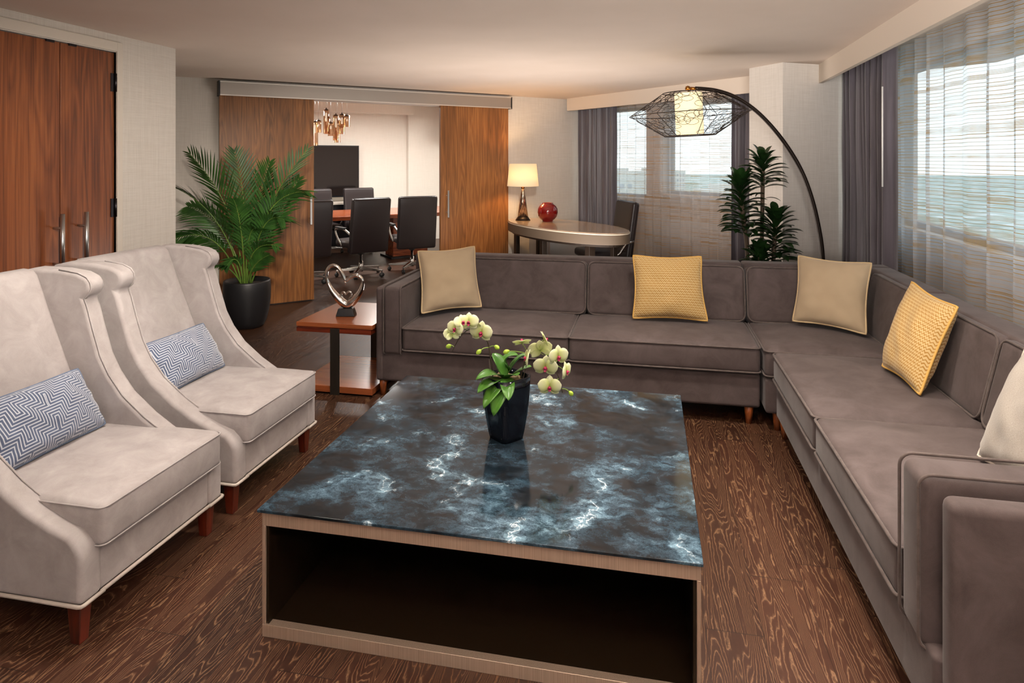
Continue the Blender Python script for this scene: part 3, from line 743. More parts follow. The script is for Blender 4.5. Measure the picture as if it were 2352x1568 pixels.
# leaves
def paddle(p0,p1,p2,w,fold=.25,n=12,side=None):
    C_ = bez(p0,p1,p2,n); mb = MB(); vs=[]; uv=[]; fs=[]
    for i,p in enumerate(C_):
        t_ = i/n; tan = (C_[min(i+1,n)]-C_[max(i-1,0)]).normalized()
        sd = tan.cross(Vector((0,0,1)) if side is None else side)
        if sd.length < .05: sd = tan.cross(Vector((1,0,0)))
        sd.normalize(); up = sd.cross(tan).normalized()
        ww = w*(math.sin(PI*min(1,t_*.93+.07))**.62) if t_ < .999 else .001
        for j in range(-3,4):
            x = j/3; vs.append(p+sd*x*ww+up*(abs(x)**1.4)*ww*fold); uv.append((x,t_))
    for i in range(n):
        for j in range(6): fs.append((i*7+j,i*7+j+1,(i+1)*7+j+1,(i+1)*7+j))
    return mb.add(vs,fs,True,uv)
LV = [((-.015,.25,.0),(-.05,.30,.05),(-.125,.265,.07),.042),((-.02,.25,.02),(-.06,.27,.07),(-.115,.225,.11),.036),((-.01,.25,.03),(-.05,.24,.10),(-.09,.17,.13),.034),
      ((0,.25,.03),(-.025,.24,.12),(-.050,.145,.145),.036),((0,.255,.02),(.005,.265,.10),(.01,.21,.15),.03),((-.01,.255,-.03),(-.02,.34,-.05),(.05,.335,-.03),.040),
      ((0,.25,-.03),(.05,.33,-.04),(.085,.34,-.02),.034),((.02,.25,-.02),(.07,.29,0),(.105,.30,.01),.028),((-.005,.255,0),(-.03,.32,-.02),(-.06,.34,-.04),.036),((.0,.25,.01),(.03,.285,.06),(.045,.29,.09),.03)]
for a,b,c_,w in LV:
    paddle(OP(*a),OP(*b),OP(*c_),w).build('leaf', M['orchleaf'], t, solid=.002)
px = lambda x,y,df=0: OP((x-1165)/540, 1.6-(y-365)/540-.430, df)      # flat arrangement plan of the sprays, metres about the pot
st1 = catmull([px(1137,895),px(1134,860),px(1130,825),px(1124,785,.01),px(1113,757,.02),px(1097,744,.03),px(1078,748,.04),px(1060,765,.045),px(1043,796,.05)],5)
st2 = catmull([px(1193,890),px(1199,855),px(1206,825,.01),px(1218,803,.02),px(1236,795,.04),px(1256,806,.05),px(1272,830,.06),px(1284,858,.06),px(1290,884,.06)],5)
for st in (st1,st2):
    N=len(st); MB().tube(st,[.0032-.0014*i/N for i in range(N)],8).build('flower_stem', M['orchstem'], t)
MB().tube([px(1131,895),px(1126,820)],.0018,6).build('support_stake', M['orchstem'], t)
MB().tube([px(1196,892),px(1214,818,.005)],.0018,6).build('support_stake', M['orchstem'], t)
def petal(ang,L,w,cup=.25,pw=.75):
    mb=MB(); d=Vector((math.cos(ang),math.sin(ang),0)); s_=Vector((-d.y,d.x,0)); n=8
    vs=[];uv=[];fs=[]
    for i in range(n+1):
        t_=i/n; ww=w*(math.sin(PI*min(.999,.08+t_*.92))**pw)
        for j in range(-2,3):
            x=j/2; vs.append(d*L*t_+s_*x*ww+Vector((0,0,cup*L*(t_**2*.5)-abs(x)*ww*.15+.1*L*math.sin(PI*t_)))); uv.append((x,t_))
    for i in range(n):
        for j in range(4): fs.append((i*5+j,i*5+j+1,(i+1)*5+j+1,(i+1)*5+j))
    return mb.add(vs,fs,True,uv)
def flower(pos, facing, size, roll=0, stem_from=None):
    f = Vector(facing).normalized(); upv = Vector((0,0,1)); xx = upv.cross(f)
    if xx.length<.05: xx = Vector((1,0,0))
    xx.normalize(); yy = f.cross(xx)
    Mt = Matrix(((xx.x,yy.x,f.x,pos.x),(xx.y,yy.y,f.y,pos.y),(xx.z,yy.z,f.z,pos.z),(0,0,0,1))) @ Matrix.Rotation(roll,4,'Z')
    o = MB(); S=size/2
    for a in (90,215,325): o.merge(petal(R(a),S*1.0,S*.36,-.05))
    for a in (12,168): o.merge(petal(R(a),S*1.08,S*.62,.12,.55),Matrix.Translation(Vector((0,0,.004))))
    fl = o.xf(Mt).build('flower', M['petal'], t, solid=.0012)
    l = MB(); l.merge(petal(R(270),S*.33,S*.15,.9)); 
    for a in (200,340): l.merge(petal(R(a),S*.20,S*.09,1.2))
    l.tube([(0,.004,0),(0,0,S*.22)],[.004,.005],8)
    l.xf(Mt @ Matrix.Translation(Vector((0,-.004,.006)))).build('lip', M['lip'], fl, solid=.0015)
    if stem_from is not None:
        MB().tube(bez(stem_from,(stem_from+pos)/2+Vector((0,0,.008)),pos-f*.004,6),.0017,6).build('flower_stalk', M['greenstem'], fl)
F_ = [((1053,741),(-.55,.25,1),.082,st1[30]),((1068,728),(.2,.5,.6),.08,st1[28]),((1082,727),(-.15,.45,1),.088,st1[24]),((1110,749),(-.25,.1,1),.10,st1[20]),((1044,755),(-.5,-.4,-.8),.075,st1[34]),((1095,735),(.4,.6,-.4),.07,st1[22]),
      ((1200,775),(-.1,.9,-.5),.08,st2[14]),((1241,791),(-.1,.35,-1),.105,st2[18]),((1249,768),(.9,.35,-.1),.085,st2[19]),((1279,802),(.55,.0,1),.098,st2[24]),((1252,825),(-.1,-.15,1),.105,st2[26]),((1296,835),(.9,.05,.5),.085,st2[28]),((1261,869),(-.05,.0,1),.10,st2[34]),((1212,806),(-.7,.2,.1),.08,st2[13])]
for i,((x,y),fc,sz,sf) in enumerate(F_):
    df = .045 if fc[2] > 0 else .03
    flower(px(x,y,df+.02), rv*fc[0]+Vector((0,0,fc[1]))+fv*fc[2], sz*.93, random.uniform(-.25,.25), sf)
for (x,y),sf in (((1037,784),st1[38]),((1104,796),st1[14]),((1143,786),st1[14]),((1166,796),st2[14]),((1309,889),st2[38])):
    p = px(x,y,.04); d=(p-sf).normalized()
    bb = MB().lathe([(.0005,-.013),(.006,-.008),(.0095,0),(.0085,.008),(.004,.014),(.0005,.016)],14)
    q = Vector((0,0,1)).rotation_difference((d+Vector((0,0,-.5))).normalized()).to_matrix().to_4x4()
    bo = bb.xf(Matrix.Translation(p) @ q).build('bud', M['bud'], t)
    MB().tube(bez(sf,(sf+p)/2+Vector((0,0,.012)),p,8),.0017,6).build('bud_stalk', M['greenstem'], bo)

# ------------------------------------------------------------------ side table and sculpture
t = thing('side_table','square walnut side table with metal straps and lower shelf beside the left sofa arm','side table',(-2.09,4.42,0))
x0,x1,y0,y1 = -2.375,-1.815,4.10,4.755
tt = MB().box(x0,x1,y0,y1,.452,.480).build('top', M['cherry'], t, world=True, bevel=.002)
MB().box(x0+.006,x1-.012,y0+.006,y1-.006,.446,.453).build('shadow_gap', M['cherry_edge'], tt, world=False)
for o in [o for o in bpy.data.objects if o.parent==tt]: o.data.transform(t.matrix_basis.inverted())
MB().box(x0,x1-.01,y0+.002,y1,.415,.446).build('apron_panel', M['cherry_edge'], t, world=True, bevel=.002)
MB().box(x0,x1,y0,y1,.012,.055).build('lower_shelf', M['cherry'], t, world=True, bevel=.002)
for ya,yb in ((y0-.010,y0),(y1,y1+.010)): MB().box(-2.118,-2.052,ya,yb,.0,.447).build('strap', M['gunmetal'], t, world=True, bevel=.001)
MB().box(-1.86,-1.83,y0+.26,y0+.34,.055,.415).build('strap', M['gunmetal'], t, world=True)
HCN = Vector((-2.115,4.33,.481))
t = thing('heart_sculpture','silver open heart sculpture with small inner heart on black plinth','sculpture',HCN,R(11.8))
k = 1/318
def HP(x,y): return Vector(((x-797)*k,0,(722-y)*k))
bs = MB().add([(-.068,-.04,0),(.068,-.04,0),(.068,.04,0),(-.068,.04,0),(-.052,-.03,.055),(.052,-.03,.055),(.052,.03,.055),(-.052,.03,.055)],[(0,3,2,1),(4,5,6,7),(0,1,5,4),(1,2,6,5),(2,3,7,6),(3,0,4,7)])
bs.build('plinth', M['plinth'], t, bevel=.004)
pts = [HP(*p) for p in ((797,697),(781,685),(764,664),(754,643),(752,625),(758,612),(768,608),(779,614),(788,628),(795,642),(803,637),(816,631),(828,634),(834,645),(831,661),(821,679),(808,693))]
c_ = catmull(pts,5,True); rad=[]
for p in c_: 
    h_ = p.z; rad.append(.030 if h_<.10 else max(.0125,.030-(h_-.10)*.13))
MB().tube(c_, rad, 12, closed=True).build('outer_heart', M['chrome'], t)
pts = [HP(*p) for p in ((797,692),(790,684),(786,676),(787,670),(792,669),(796,673),(801,668),(807,669),(808,675),(804,683))]
MB().tube(catmull(pts,5,True), .0065, 10, closed=True).build('inner_heart', M['chrome'], t)
MB().tube(catmull([HP(776,678),HP(786,690),HP(798,695),HP(812,686),HP(820,672)],5), .007, 8).build('inner_loop', M['chrome'], t)
MB().tube([HP(795,644),HP(794,652)],[.010,.003],8).build('drip_tip', M['chrome'], t)

# ------------------------------------------------------------------ potted palm
PC = Vector((-3.76,5.60,0))
t = thing('potted_palm','tall feathery palm in a round black planter beside the left sliding door','potted palm',PC)
MB().lathe([(.135,0),(.150,.01),(.175,.06),(.200,.16),(.213,.27),(.216,.36),(.212,.43),(.208,.445),(.199,.445),(.199,.40),(.196,.39)],48).build('planter', M['blackmatte'], t)
MB().lathe([(.198,.395),(.08,.405),(.001,.41)],32,caps=False).build('soil', M['soil'], t)
pr = Vector((.979,.2045,0)); pf = Vector((.2045,-.979,0))
def PP(x,y,df): return pr*((x-560)/242) + Vector((0,0,1.6-(y-365)/242)) + pf*df
def frond(base, ctrl, tip, ll, nl=24, droop=.35, start=.28, wid=.0098, face=None):
    if face is None: face = random.uniform(.15,.62)
    C_ = bez(base,ctrl,tip,40); st = MB()
    st.tube(C_, [.0085*(1-.8*i/40) for i in range(41)], 6)
    fr_ = st.build('stem', M['palmstem'], t)
    mb = MB()
    for i in range(nl):
        f = start+(1-start)*(i+.5)/nl
        k_ = min(39,int(f*40)); p = C_[k_].lerp(C_[k_+1], f*40-k_)
        tan = (C_[k_+1]-C_[k_]).normalized()
        sd = tan.cross(Vector((0,0,1)))*(1-face) + tan.cross(pf)*face*(1 if tan.cross(Vector((0,0,1))).dot(tan.cross(pf)) >= 0 else -1)
        if sd.length<.15: sd = pr.copy()
        sd.normalize(); up = sd.cross(tan)
        env = math.sin(PI*min(1,.22+.74*(f-start)/(1-start)))**.7
        for sg in (-1,1):
            L_ = ll*1.22*env*random.uniform(.85,1.12)
            d = (tan*(.95+.6*(f-start)) + sd*sg*.85 + up*.28 + Vector((random.uniform(-.08,.08),random.uniform(-.08,.08),random.uniform(-.08,.08)))).normalized()
            q0 = p; q1 = p + d*L_*.5 + Vector((0,0,-droop*L_*.10)); q2 = p + d*L_ + Vector((0,0,-droop*L_*.55))
            B = bez(q0,q1*1.0,q2,4); w_ = wid*random.uniform(.85,1.15)
            vs=[];fs=[]
            for j,b in enumerate(B):
                ww = w_*[.35,1,.95,.6,.02][j]
                nd = (B[min(j+1,4)]-B[max(j-1,0)]).normalized(); s2 = nd.cross(up);
                if s2.length<.1: s2 = nd.cross(sd)
                s2.normalize(); u2 = s2.cross(nd)
                vs += [b - s2*ww + u2*ww*.3, b, b + s2*ww + u2*ww*.3]
            for j in range(4):
                o=j*3; fs += [(o,o+1,o+4,o+3),(o+1,o+2,o+5,o+4)]
            mb.add(vs,fs,True)
    o = mb.build('frond', M['palm'], t)
    return o
FR = [((552,640,.02),(548,470,.05),(440,352,.12),.30,26,.25),((556,640,0),(560,470,-.05),(520,345,-.10),.27,24,.15),((566,640,0),(580,480,.0),(705,342,.05),.28,26,.25),
      ((568,640,.02),(590,430,.05),(712,440,.12),.27,26,.75),((550,640,.03),(520,470,.10),(408,425,.22),.28,26,.40),((552,640,-.02),(510,500,-.05),(405,478,-.16),.27,26,.55),
      ((548,640,.04),(515,490,.22),(420,548,.36),.30,24,1.15),((570,640,.03),(600,470,.16),(668,500,.26),.24,22,.80),((560,640,0),(565,480,-.1),(600,372,-.15),.26,24,.3),
      ((565,640,.06),(575,540,.15),(655,560,.25),.17,16,.6),((566,640,.06),(580,600,.12),(630,580,.22),.14,14,.5),((552,640,.05),(520,560,.22),(470,640,.34),.26,22,1.1),
      ((562,640,.08),(566,500,.16),(560,455,.30),.20,20,.7),((556,640,.05),(552,560,.1),(530,610,.2),.12,12,.7),((562,640,.05),(570,520,.12),(600,520,.22),.2,18,.8),((570,640,0),(620,500,-.06),(672,410,-.12),.24,22,.4)]
for b,c_,e,ll,nl,dr_ in FR: frond(PP(*b)-Vector((0,0,.05)),PP(*c_),PP(*e),ll,nl,dr_)

# ------------------------------------------------------------------ bushy cane plant behind the sofa
BC = Vector((.84,5.66,0))
t = thing('potted_dracaena','dark green bushy cane plant with three leafy heads behind the sofa by the column','potted plant',BC)
MB().lathe([(.14,0),(.17,.03),(.19,.30),(.185,.34),(.172,.34),(.172,.30)],40).build('planter', M['blackmatte'], t)
MB().lathe([(.172,.305),(.001,.31)],32,caps=False).build('soil', M['soil'], t)
def DP(x,y,df=0): return pr*((x-1722)/279.5) + Vector((0,0,1.6-(y-365)/279.5)) + pf*df
def crown(cane, f0, f1, n, L0, L1, up0, up1, w):
    mb = MB(); N=len(cane)-1
    for i in range(n):
        f = f0+(f1-f0)*i/(n-1); k_ = min(N-1,int(f*N)); p = cane[k_].lerp(cane[k_+1], f*N-k_)
        a = i*2.399+random.uniform(-.2,.2); g=(i/(n-1))
        L_ = (L0+(L1-L0)*g)*random.uniform(.85,1.15); el = up0+(up1-up0)*g**2.6+random.uniform(-.12,.12)
        d = Vector((math.cos(a)*math.cos(el), math.sin(a)*math.cos(el), math.sin(el)))
        p0=p; p1=p+d*L_*.55+Vector((0,0,.030)); p2=p+d*L_*.98+Vector((0,0,-.022*math.cos(el)))
        C_=bez(p0,p1,p2,7); vs=[];fs=[]
        for j,q in enumerate(C_):
            tt=j/7; tan=(C_[min(j+1,7)]-C_[max(j-1,0)]).normalized(); sd=tan.cross(Vector((0,0,1)))
            if sd.length<.1: sd=tan.cross(Vector((1,0,0)))
            sd.normalize(); u_=sd.cross(tan); ww=w*[.30,.40,.72,1,1.08,.98,.62,.04][j]
            vs += [q-sd*ww+u_*ww*.35, q, q+sd*ww+u_*ww*.35]
        for j in range(7):
            o=j*3; fs += [(o,o+1,o+4,o+3),(o+1,o+2,o+5,o+4)]
        mb.add(vs,fs,True)
    return mb.build('leaf_head', M['drac'], t)
c1 = catmull([DP(1740,900)*1.0,DP(1742,600),DP(1744,480),DP(1745,375)],8)
c2 = catmull([DP(1712,900,.03),DP(1705,600,.05),DP(1695,500,.05),DP(1686,425,.06)],8)
c3 = catmull([DP(1752,900,.06),DP(1756,640,.10),DP(1758,560,.12),DP(1762,505,.12)],8)
c4 = catmull([DP(1725,900,.09),DP(1722,680,.14),DP(1720,580,.16)],8)
for cn,rr in ((c1,.016),(c2,.017),(c3,.016),(c4,.015)): 
    cn[0].z = .29; MB().tube(cn, rr, 10).build('cane', M['cane'], t)
crown(c1,.80,1.0,44,.235,.18,.18,1.05,.031)
mb = crown(c2,.48,1.0,92,.225,.18,.12,1.05,.031)
crown(c3,.46,1.0,76,.235,.18,.08,1.05,.031)
crown(c4,.42,1.0,58,.22,.17,.1,1.2,.032)
crown(c1,.73,.75,2,.14,.06,.1,.2,.018)

# ------------------------------------------------------------------ arc floor lamp
AC = Vector((1.42,5.81,0))
t = thing('arc_floor_lamp','tall arched bronze floor lamp with wire cage shade over lit drum','floor lamp',AC)
def AP(x,y): return pr*((x-1892.6)*.0036) + Vector((0,0,1.6-(y-365)*.0036))
MB().lathe([(.17,0),(.17,.02),(.16,.03),(.03,.034),(.028,.06),(.018,.07)],40).build('base', M['bronze'], t)
pole = catmull([AP(1893,790),AP(1893,700),AP(1890,590),AP(1880,518),AP(1862,446),AP(1836,382),AP(1795,318),AP(1745,262),AP(1695,226),AP(1645,208),AP(1597,203)],6)
MB().tube(pole, .0165, 12).build('arched_pole', M['bronze'], t)
SX = 1583
sc_ = AP(SX,262); tilt = Matrix.Translation(sc_) @ Matrix.Rotation(R(11.8),4,'Z') @ Matrix.Rotation(R(-2.6),4,'Y')
kn = MB(); kn.lathe([(.001,-.022),(.017,-.016),(.023,0),(.017,.016),(.001,.022)],16,AP(1580,203))
kn.tube([AP(1586,203),AP(1600,204)],.014,10); kn.tube([AP(1582,206),AP(1582,216)],[.010,.006],10); kn.build('swivel_joint', M['brass'], t)
HT, HB, RE, RT = .178, -.178, .485, .205
def cage(f, th):      # f in [-1,1] along the slope; both cones meet at the equator
    r_ = RE+(RT-RE)*abs(f); z = HT*f
    return Vector((r_*math.cos(th), r_*math.sin(th), z))
rnd = random.Random(4)
cg = MB()
slope = math.hypot(RE-RT,HT)
for i in range(180):
    f = rnd.uniform(-.93,.93); th = rnd.uniform(0,2*PI); a = rnd.uniform(.032,.062); b = a*rnd.uniform(.55,1); ro = rnd.uniform(0,PI)
    P=[]
    for k_ in range(18):
        q=2*PI*k_/18; x_=a*math.cos(q)*math.cos(ro)-b*math.sin(q)*math.sin(ro); y_=a*math.cos(q)*math.sin(ro)+b*math.sin(q)*math.cos(ro)
        ff=max(-1,min(1,f+y_/slope)); r_=RE+(RT-RE)*abs(ff)
        P.append(cage(ff, th+x_/r_))
    cg.tube(P, .0017, 4, closed=True)
cg.xf(tilt).build('wire_cage', M['wire'], t)
rm = MB()
for f,rr in ((1,.004),(-1,.004),(0,.0032)): rm.tube([cage(f,2*PI*i/48) for i in range(48)], rr, 6, closed=True)
for i in range(8): rm.tube([cage(1,i*PI/4),cage(0,i*PI/4),cage(-1,i*PI/4)], .0028, 5)
for i in range(3): a=i*2*PI/3+.4; rm.tube([cage(1,a),Vector((0,0,HT+.005))],.003,5)
rm.xf(tilt).build('cage_rim', M['wire'], t)
MB().lathe([(.112,-.165),(.112,.172)],40,caps=False).xf(tilt).build('drum_shade', M['drum'], t)
LAMP1 = AC + tilt @ Vector((0,0,0))

# ------------------------------------------------------------------ oval desk and what stands on it
DZ = .82; DC = Vector((-.983,7.724,0)); DR = R(-46.4)
t = thing('oval_desk','oval taupe desk with pale top standing behind the sofa near back window','desk',DC,DR)
def ell(a,b,n=72): return [(a*math.cos(2*PI*i/n), b*math.sin(2*PI*i/n)) for i in range(n)]
MB().prism(ell(1.035,.45),DZ-.012,DZ).build('desk_top', M['desktop'], t, bevel=.003)
MB().prism(ell(1.04,.454),DZ-.022,DZ-.012).build('edge_band', M['deskedge'], t)
MB().prism(ell(1.04,.454),DZ-.125,DZ-.022).build('apron', M['deskapron'], t, bevel=.004)
MB().prism(ell(.98,.40),DZ-.155,DZ-.125).build('under_frame', M['deskleg'], t)
for x,y,w in ((-.78,-.17,.028),(-.78,.17,.028),(.0,-.30,.032),(.68,-.15,.040),(.68,.19,.03)):
    MB().box(x-w,x+w,y-w,y+w,0,DZ-.15).build('leg', M['deskleg'], t, bevel=.004)
# lamp on desk
LB = Vector((-1.565,8.17,DZ)); 
t = thing('table_lamp','lit table lamp with tapered mercury glass body and linen shade on oval desk','table lamp',LB)
MB().lathe([(.096,0),(.096,.006),(.082,.022),(.072,.040)],40).build('base', M['bronze'], t)
MB().lathe([(.068,.040),(.020,.395),(.018,.40)],32).build('glass_body', M['mercury'], t)
MB().lathe([(.017,.40),(.024,.408),(.020,.43),(.012,.45),(.012,.50)],20).build('socket', M['brass'], t)
MB().lathe([(.200,.435),(.172,.718)],48,caps=False).build('lamp_shade', M['shade'], t, solid=.002)
LAMP2 = LB + Vector((0,0,.57))
VB = Vector((-1.235,8.09,DZ))
t = thing('red_vase','glossy round red vase standing on oval desk beside the lamp','vase',VB)
MB().lathe([(.001,0),(.062,0),(.066,.006),(.066,.016),(.095,.035),(.118,.07),(.128,.115),(.122,.16),(.104,.192),(.078,.214),(.066,.220),(.068,.232),(.063,.234),(.058,.222),(.06,.21)],48).build('vase_body', M['red'], t)
# small refrigerator under the desk
t = thing('mini_fridge','white mini fridge against the wall under the oval desk','fridge',SW(3.17,-.27),a43)
MB().box(-.29,.29,-.20,.25,.02,.66).build('cabinet', M['fridge'], t, bevel=.006)
fd = MB().box(-.29,.29,-.26,-.205,.05,.66).build('door', M['fridge'], t, bevel=.008)
MB().box(.12,.22,-.266,-.26,.60,.618).build('badge', M['steel'], fd)
for x in (-.25,.25):
    for y in (-.16,.2): MB().lathe([(.018,0),(.018,.022)],12,(x,y,0)).build('foot', M['plastic'], t)

# ------------------------------------------------------------------ office chairs
def make_office_chair(label, loc, rz, group, lit=False):
    # local: chair faces +y, origin on the floor under the column
    t = thing('office_chair', label, 'office chair', loc, rz, group)
    MB().rbox(-.26,.26,-.25,.27,.405,.50,.035,.015).build('seat', M['leather'], t)
    bk = MB().rbox(-.275,.275,-.045,.045,-.04,.70,.03,0,mid=8)
    b = bk.xf(Matrix.Translation(Vector((0,-.245,.385))) @ Matrix.Rotation(R(8),4,'X')).build('backrest', M['leather'], t)
    q = MB().tube([(x,0,z) for x,z in rrect(-.276,.276,-.041,.701,.035)],.005,6,closed=True)
    q.xf(Matrix.Translation(Vector((0,-.245,.385))) @ Matrix.Rotation(R(8),4,'X')).build('back_seam', M['leather'], b)
    for sg in (-1,1):
        arm = catmull([(sg*.27,-.27,.60),(sg*.295,-.10,.665),(sg*.295,.10,.66),(sg*.295,.17,.62),(sg*.29,.10,.52),(sg*.27,.02,.43)],5)
        a = MB().tube(arm,.012,8,flat=1.6).build('armrest', M['chromelite'], t)
        MB().rbox(sg*.295-.028,sg*.295+.028,-.15,.13,.664,.690,.012,0).build('arm_pad', M['plastic'], a)
    MB().lathe([(.035,.40),(.05,.36),(.045,.30),(.028,.29)][::-1],16).merge(MB().rbox(-.09,.09,-.13,.09,.365,.408,.015)).build('tilt_mechanism', M['plastic'], t)
    MB().lathe([(.030,.06),(.030,.20),(.018,.20),(.018,.31)],20).build('gas_column', M['chromelite'], t)
    bs = t
    for i in range(5):
        a = R(18+72*i); d = Vector((math.cos(a),math.sin(a),0))
        m = MB(); sd = Vector((-d.y,d.x,0)); vs=[]
        for r_,w,z0,z1 in ((.02,.026,.075,.135),(.33,.014,.078,.098)):
            for sgn,z in ((-1,z0),(1,z0),(1,z1),(-1,z1)): vs.append(d*r_+sd*sgn*w+Vector((0,0,z)))
        m.add(vs,[(0,1,2,3),(7,6,5,4),(0,4,5,1),(1,5,6,2),(2,6,7,3),(3,7,4,0)])
        sp = m.build('base_spoke', M['chromelite'], t, bevel=.004)
        c0 = d*.32; w = MB()
        for sgn in (-1,1):
            w.lathe([(.001,-.009),(.026,-.009),(.029,-.005),(.029,.005),(.026,.009),(.001,.009)],16)
            for k_ in range(len(w.v)-96,len(w.v)):
                p=w.v[k_]; w.v[k_]= Vector((p.x,p.z,p.y))
            MM = Matrix.Translation(c0+sd*sgn*.013*1.0+Vector((0,0,.030))) @ Matrix.Rotation(a+.5,4,'Z')
            for k_ in range(len(w.v)-96,len(w.v)): w.v[k_]=MM@w.v[k_]
        w.tube([c0+Vector((0,0,.03)),c0+Vector((0,0,.085))],.008,8)
        w.build('caster', M['plastic'], t)
    return t
GC = 'dark leather chairs around the conference table'
p = SW(.955,1.25); oc = make_office_chair('dark leather swivel chair back, fully seen in the middle of the doorway',(p.x,p.y,0),a43+R(6),GC)
p = SW(1.725,1.30); dup(oc,(p.x,p.y,0),a43-R(8),'dark leather swivel chair with its back beside the right sliding door edge',GC)
p = SW(.17,1.18); dup(oc,(p.x,p.y,0),a43+R(2),'dark leather swivel chair half hidden behind left sliding door',GC)
p = SW(1.80,3.62); dup(oc,(p.x,p.y,0),a43+PI,'dark leather chair facing the doorway across the conference table, below screen corner',GC)
p = SW(1.06,3.60); dup(oc,(p.x,p.y,0),a43+PI+R(4),'dark leather chair facing the doorway across the table, cut by left sliding door',GC)
dcp = Vector((-.56,8.03,0))
dc = dup(oc, dcp, math.atan2(-.42,-.91)-PI/2, 'dark brown leather desk chair tucked behind the oval desk')
del dc['group']
for ch in [x for x in bpy.data.objects if x.parent == dc and x.name.startswith('armrest')]:
    for g_ in [x for x in bpy.data.objects if x.parent == ch]: bpy.data.objects.remove(g_)
    bpy.data.objects.remove(ch)
MB().tube([(-.285,-.30,.62),(-.30,-.20,.60),(-.29,-.12,.48),(-.26,-.06,.43)],.010,8,flat=1.6).build('back_bracket', M['chromelite'], dc)
MB().tube([(.285,-.30,.62),(.30,-.20,.60),(.29,-.12,.48),(.26,-.06,.43)],.010,8,flat=1.6).build('back_bracket', M['chromelite'], dc)
# conference table
t = thing('conference_table','long reddish wood conference table beyond the sliding doors','conference table',SW(.9,2.68),a43)
MB().box(-2.2,2.2,-.64,.64,.69,.75).build('table_top', M['conf_wood'], t, bevel=.006)
for x in (-1.3,1.3):
    MB().box(x-.3,x+.3,-.18,.18,.03,.69).build('pedestal', M['conf_wood'], t, bevel=.004)
    MB().box(x-.36,x+.36,-.26,.26,0,.03).build('foot_plate', M['plastic'], t)
# screen
t = thing('wall_screen','large dark flat television screen on far wall of conference room','television',SW(1.14,4.50,0),a43)
MB().box(-.84,.84,-.02,.025,.895,1.85).build('screen_frame', M['bezel'], t, bevel=.004)
MB().box(-.82,.82,-.023,-.019,.925,1.83).build('screen_panel', M['screen'], t)
MB().box(-.3,.3,.025,.118,1.2,1.55).build('wall_bracket', M['plastic'], t)
t = thing('credenza','low credenza below the large screen in conference room','cabinet',SW(.9,4.36,0),a43)
MB().box(-1.05,1.05,-.2,.22,.05,.78).build('cabinet_body', M['bezel'], t, bevel=.004)
MB().box(-1.07,1.07,-.22,.24,.78,.81).build('cabinet_top', M['trim'], t, bevel=.003)
MB().box(-1.0,1.0,-.18,.2,0,.05).build('plinth', M['plastic'], t)
# chandelier
t = thing('glass_chandelier','cluster of smoky glass cylinder pendants hanging above conference table','chandelier',SW(.9,2.4,0),a43)
MB().box(-.5,.5,-.2,.2,2.63,2.66).build('ceiling_plate', M['steel'], t, bevel=.003)
rnd = random.Random(9)
for s_,dt,zt,ln in ((-.27,.0,2.16,.36),(-.20,.08,2.18,.18),(-.12,-.06,2.34,.36),(-.06,.10,2.24,.26),(-.03,.02,2.15,.20),(.02,-.08,2.26,.38),(.08,.05,2.19,.34),(.13,-.02,2.28,.30),(.165,.08,2.24,.16),(.20,-.05,2.26,.17),(-.36,.06,2.25,.30),(-.42,-.05,2.2,.22)):
    g = MB(); g.lathe([(.042,zt-ln),(.042,zt),(.030,zt+.004)],20,(s_,dt,0),caps=False)
    p = g.build('glass_tube', M['amber'], t, solid=.004)
    MB().lathe([(.030,zt-.012),(.034,zt+.006),(.008,zt+.012),(.008,zt+.03)],16,(s_,dt,0)).build('tube_cap', M['bronze'], p)
    MB().tube([(s_,dt,zt+.02),(s_,dt,2.64)],.0015,4).build('suspension_wire', M['steel'], p)
    MB().lathe([(.001,zt-ln*.5),(.014,zt-ln*.45),(.014,zt-.06),(.001,zt-.04)],10,(s_,dt,0)).build('bulb', M['bulb'], p)

# ------------------------------------------------------------------ outside
t_ = NT('hazy_city'); c = t_.coord(); n = t_.noise(t_.map(c,(.02,.02,.02)),1,8,.7); n2 = t_.noise(t_.map(c,(.09,.09,.09)),1,4,.6)
col = t_.mix(t_.ramp(n2,[(.52,(0,)*3),(.62,(1,)*3)]), t_.ramp(n,[(.35,lin('7f9284')),(.65,lin('b4c0b6'))]), lin('d8dcda')); t_.bsdf(Base_Color=col, Roughness=1, Specular_IOR_Level=0); 
gd = MB().box(-900,900,12,1400,-31,-30); gd.box(40,900,-900,12,-31,-30); struct('ground', gd, t_.m)
M['bldg'] = plain('pale_building_wall', lin('cfccc4'), .9); M['bwin'] = plain('building_window', lin('9ea6ac'), .5)  # window colour kept pale, with distance haze put into it
rnd = random.Random(12)
for i,(x,y,w,h) in enumerate(((-11,260,13,26),(28,260,18,20),(55,230,30,14),(5,430,40,24),(90,400,26,24),(150,220,30,20),(180,160,24,22),(260,250,40,25))):
    lab = ['broad pale building on the left of the back window view','narrow hazy building in the middle distance of back window view','low wide building at the right of back window view','large far hazy block on the skyline of the back window','far pale block to the right on the skyline','hazy block seen through the right window, nearer the column','pale tower seen through the large right window','far large block outside the right window'][i]
    b = thing('building',lab,'building',(x,y,-30),.3*i,'buildings outside the windows')
    MB().box(-w/2,w/2,-8,8,0,h).build('wall', M['bldg'], b)
    wb = MB()
    for fl in range(1,int(h/3.4)):
        for k_ in range(int(w/3)): wb.box(-w/2+.8+k_*3,-w/2+2.4+k_*3,-8.1,-7.9,fl*3.4,fl*3.4+1.7)
    wb.build('window_rows', M['bwin'], b)
    MB().box(-w/4,w/4,-4,4,h,h+2).build('roof_housing', M['bldg'], b)

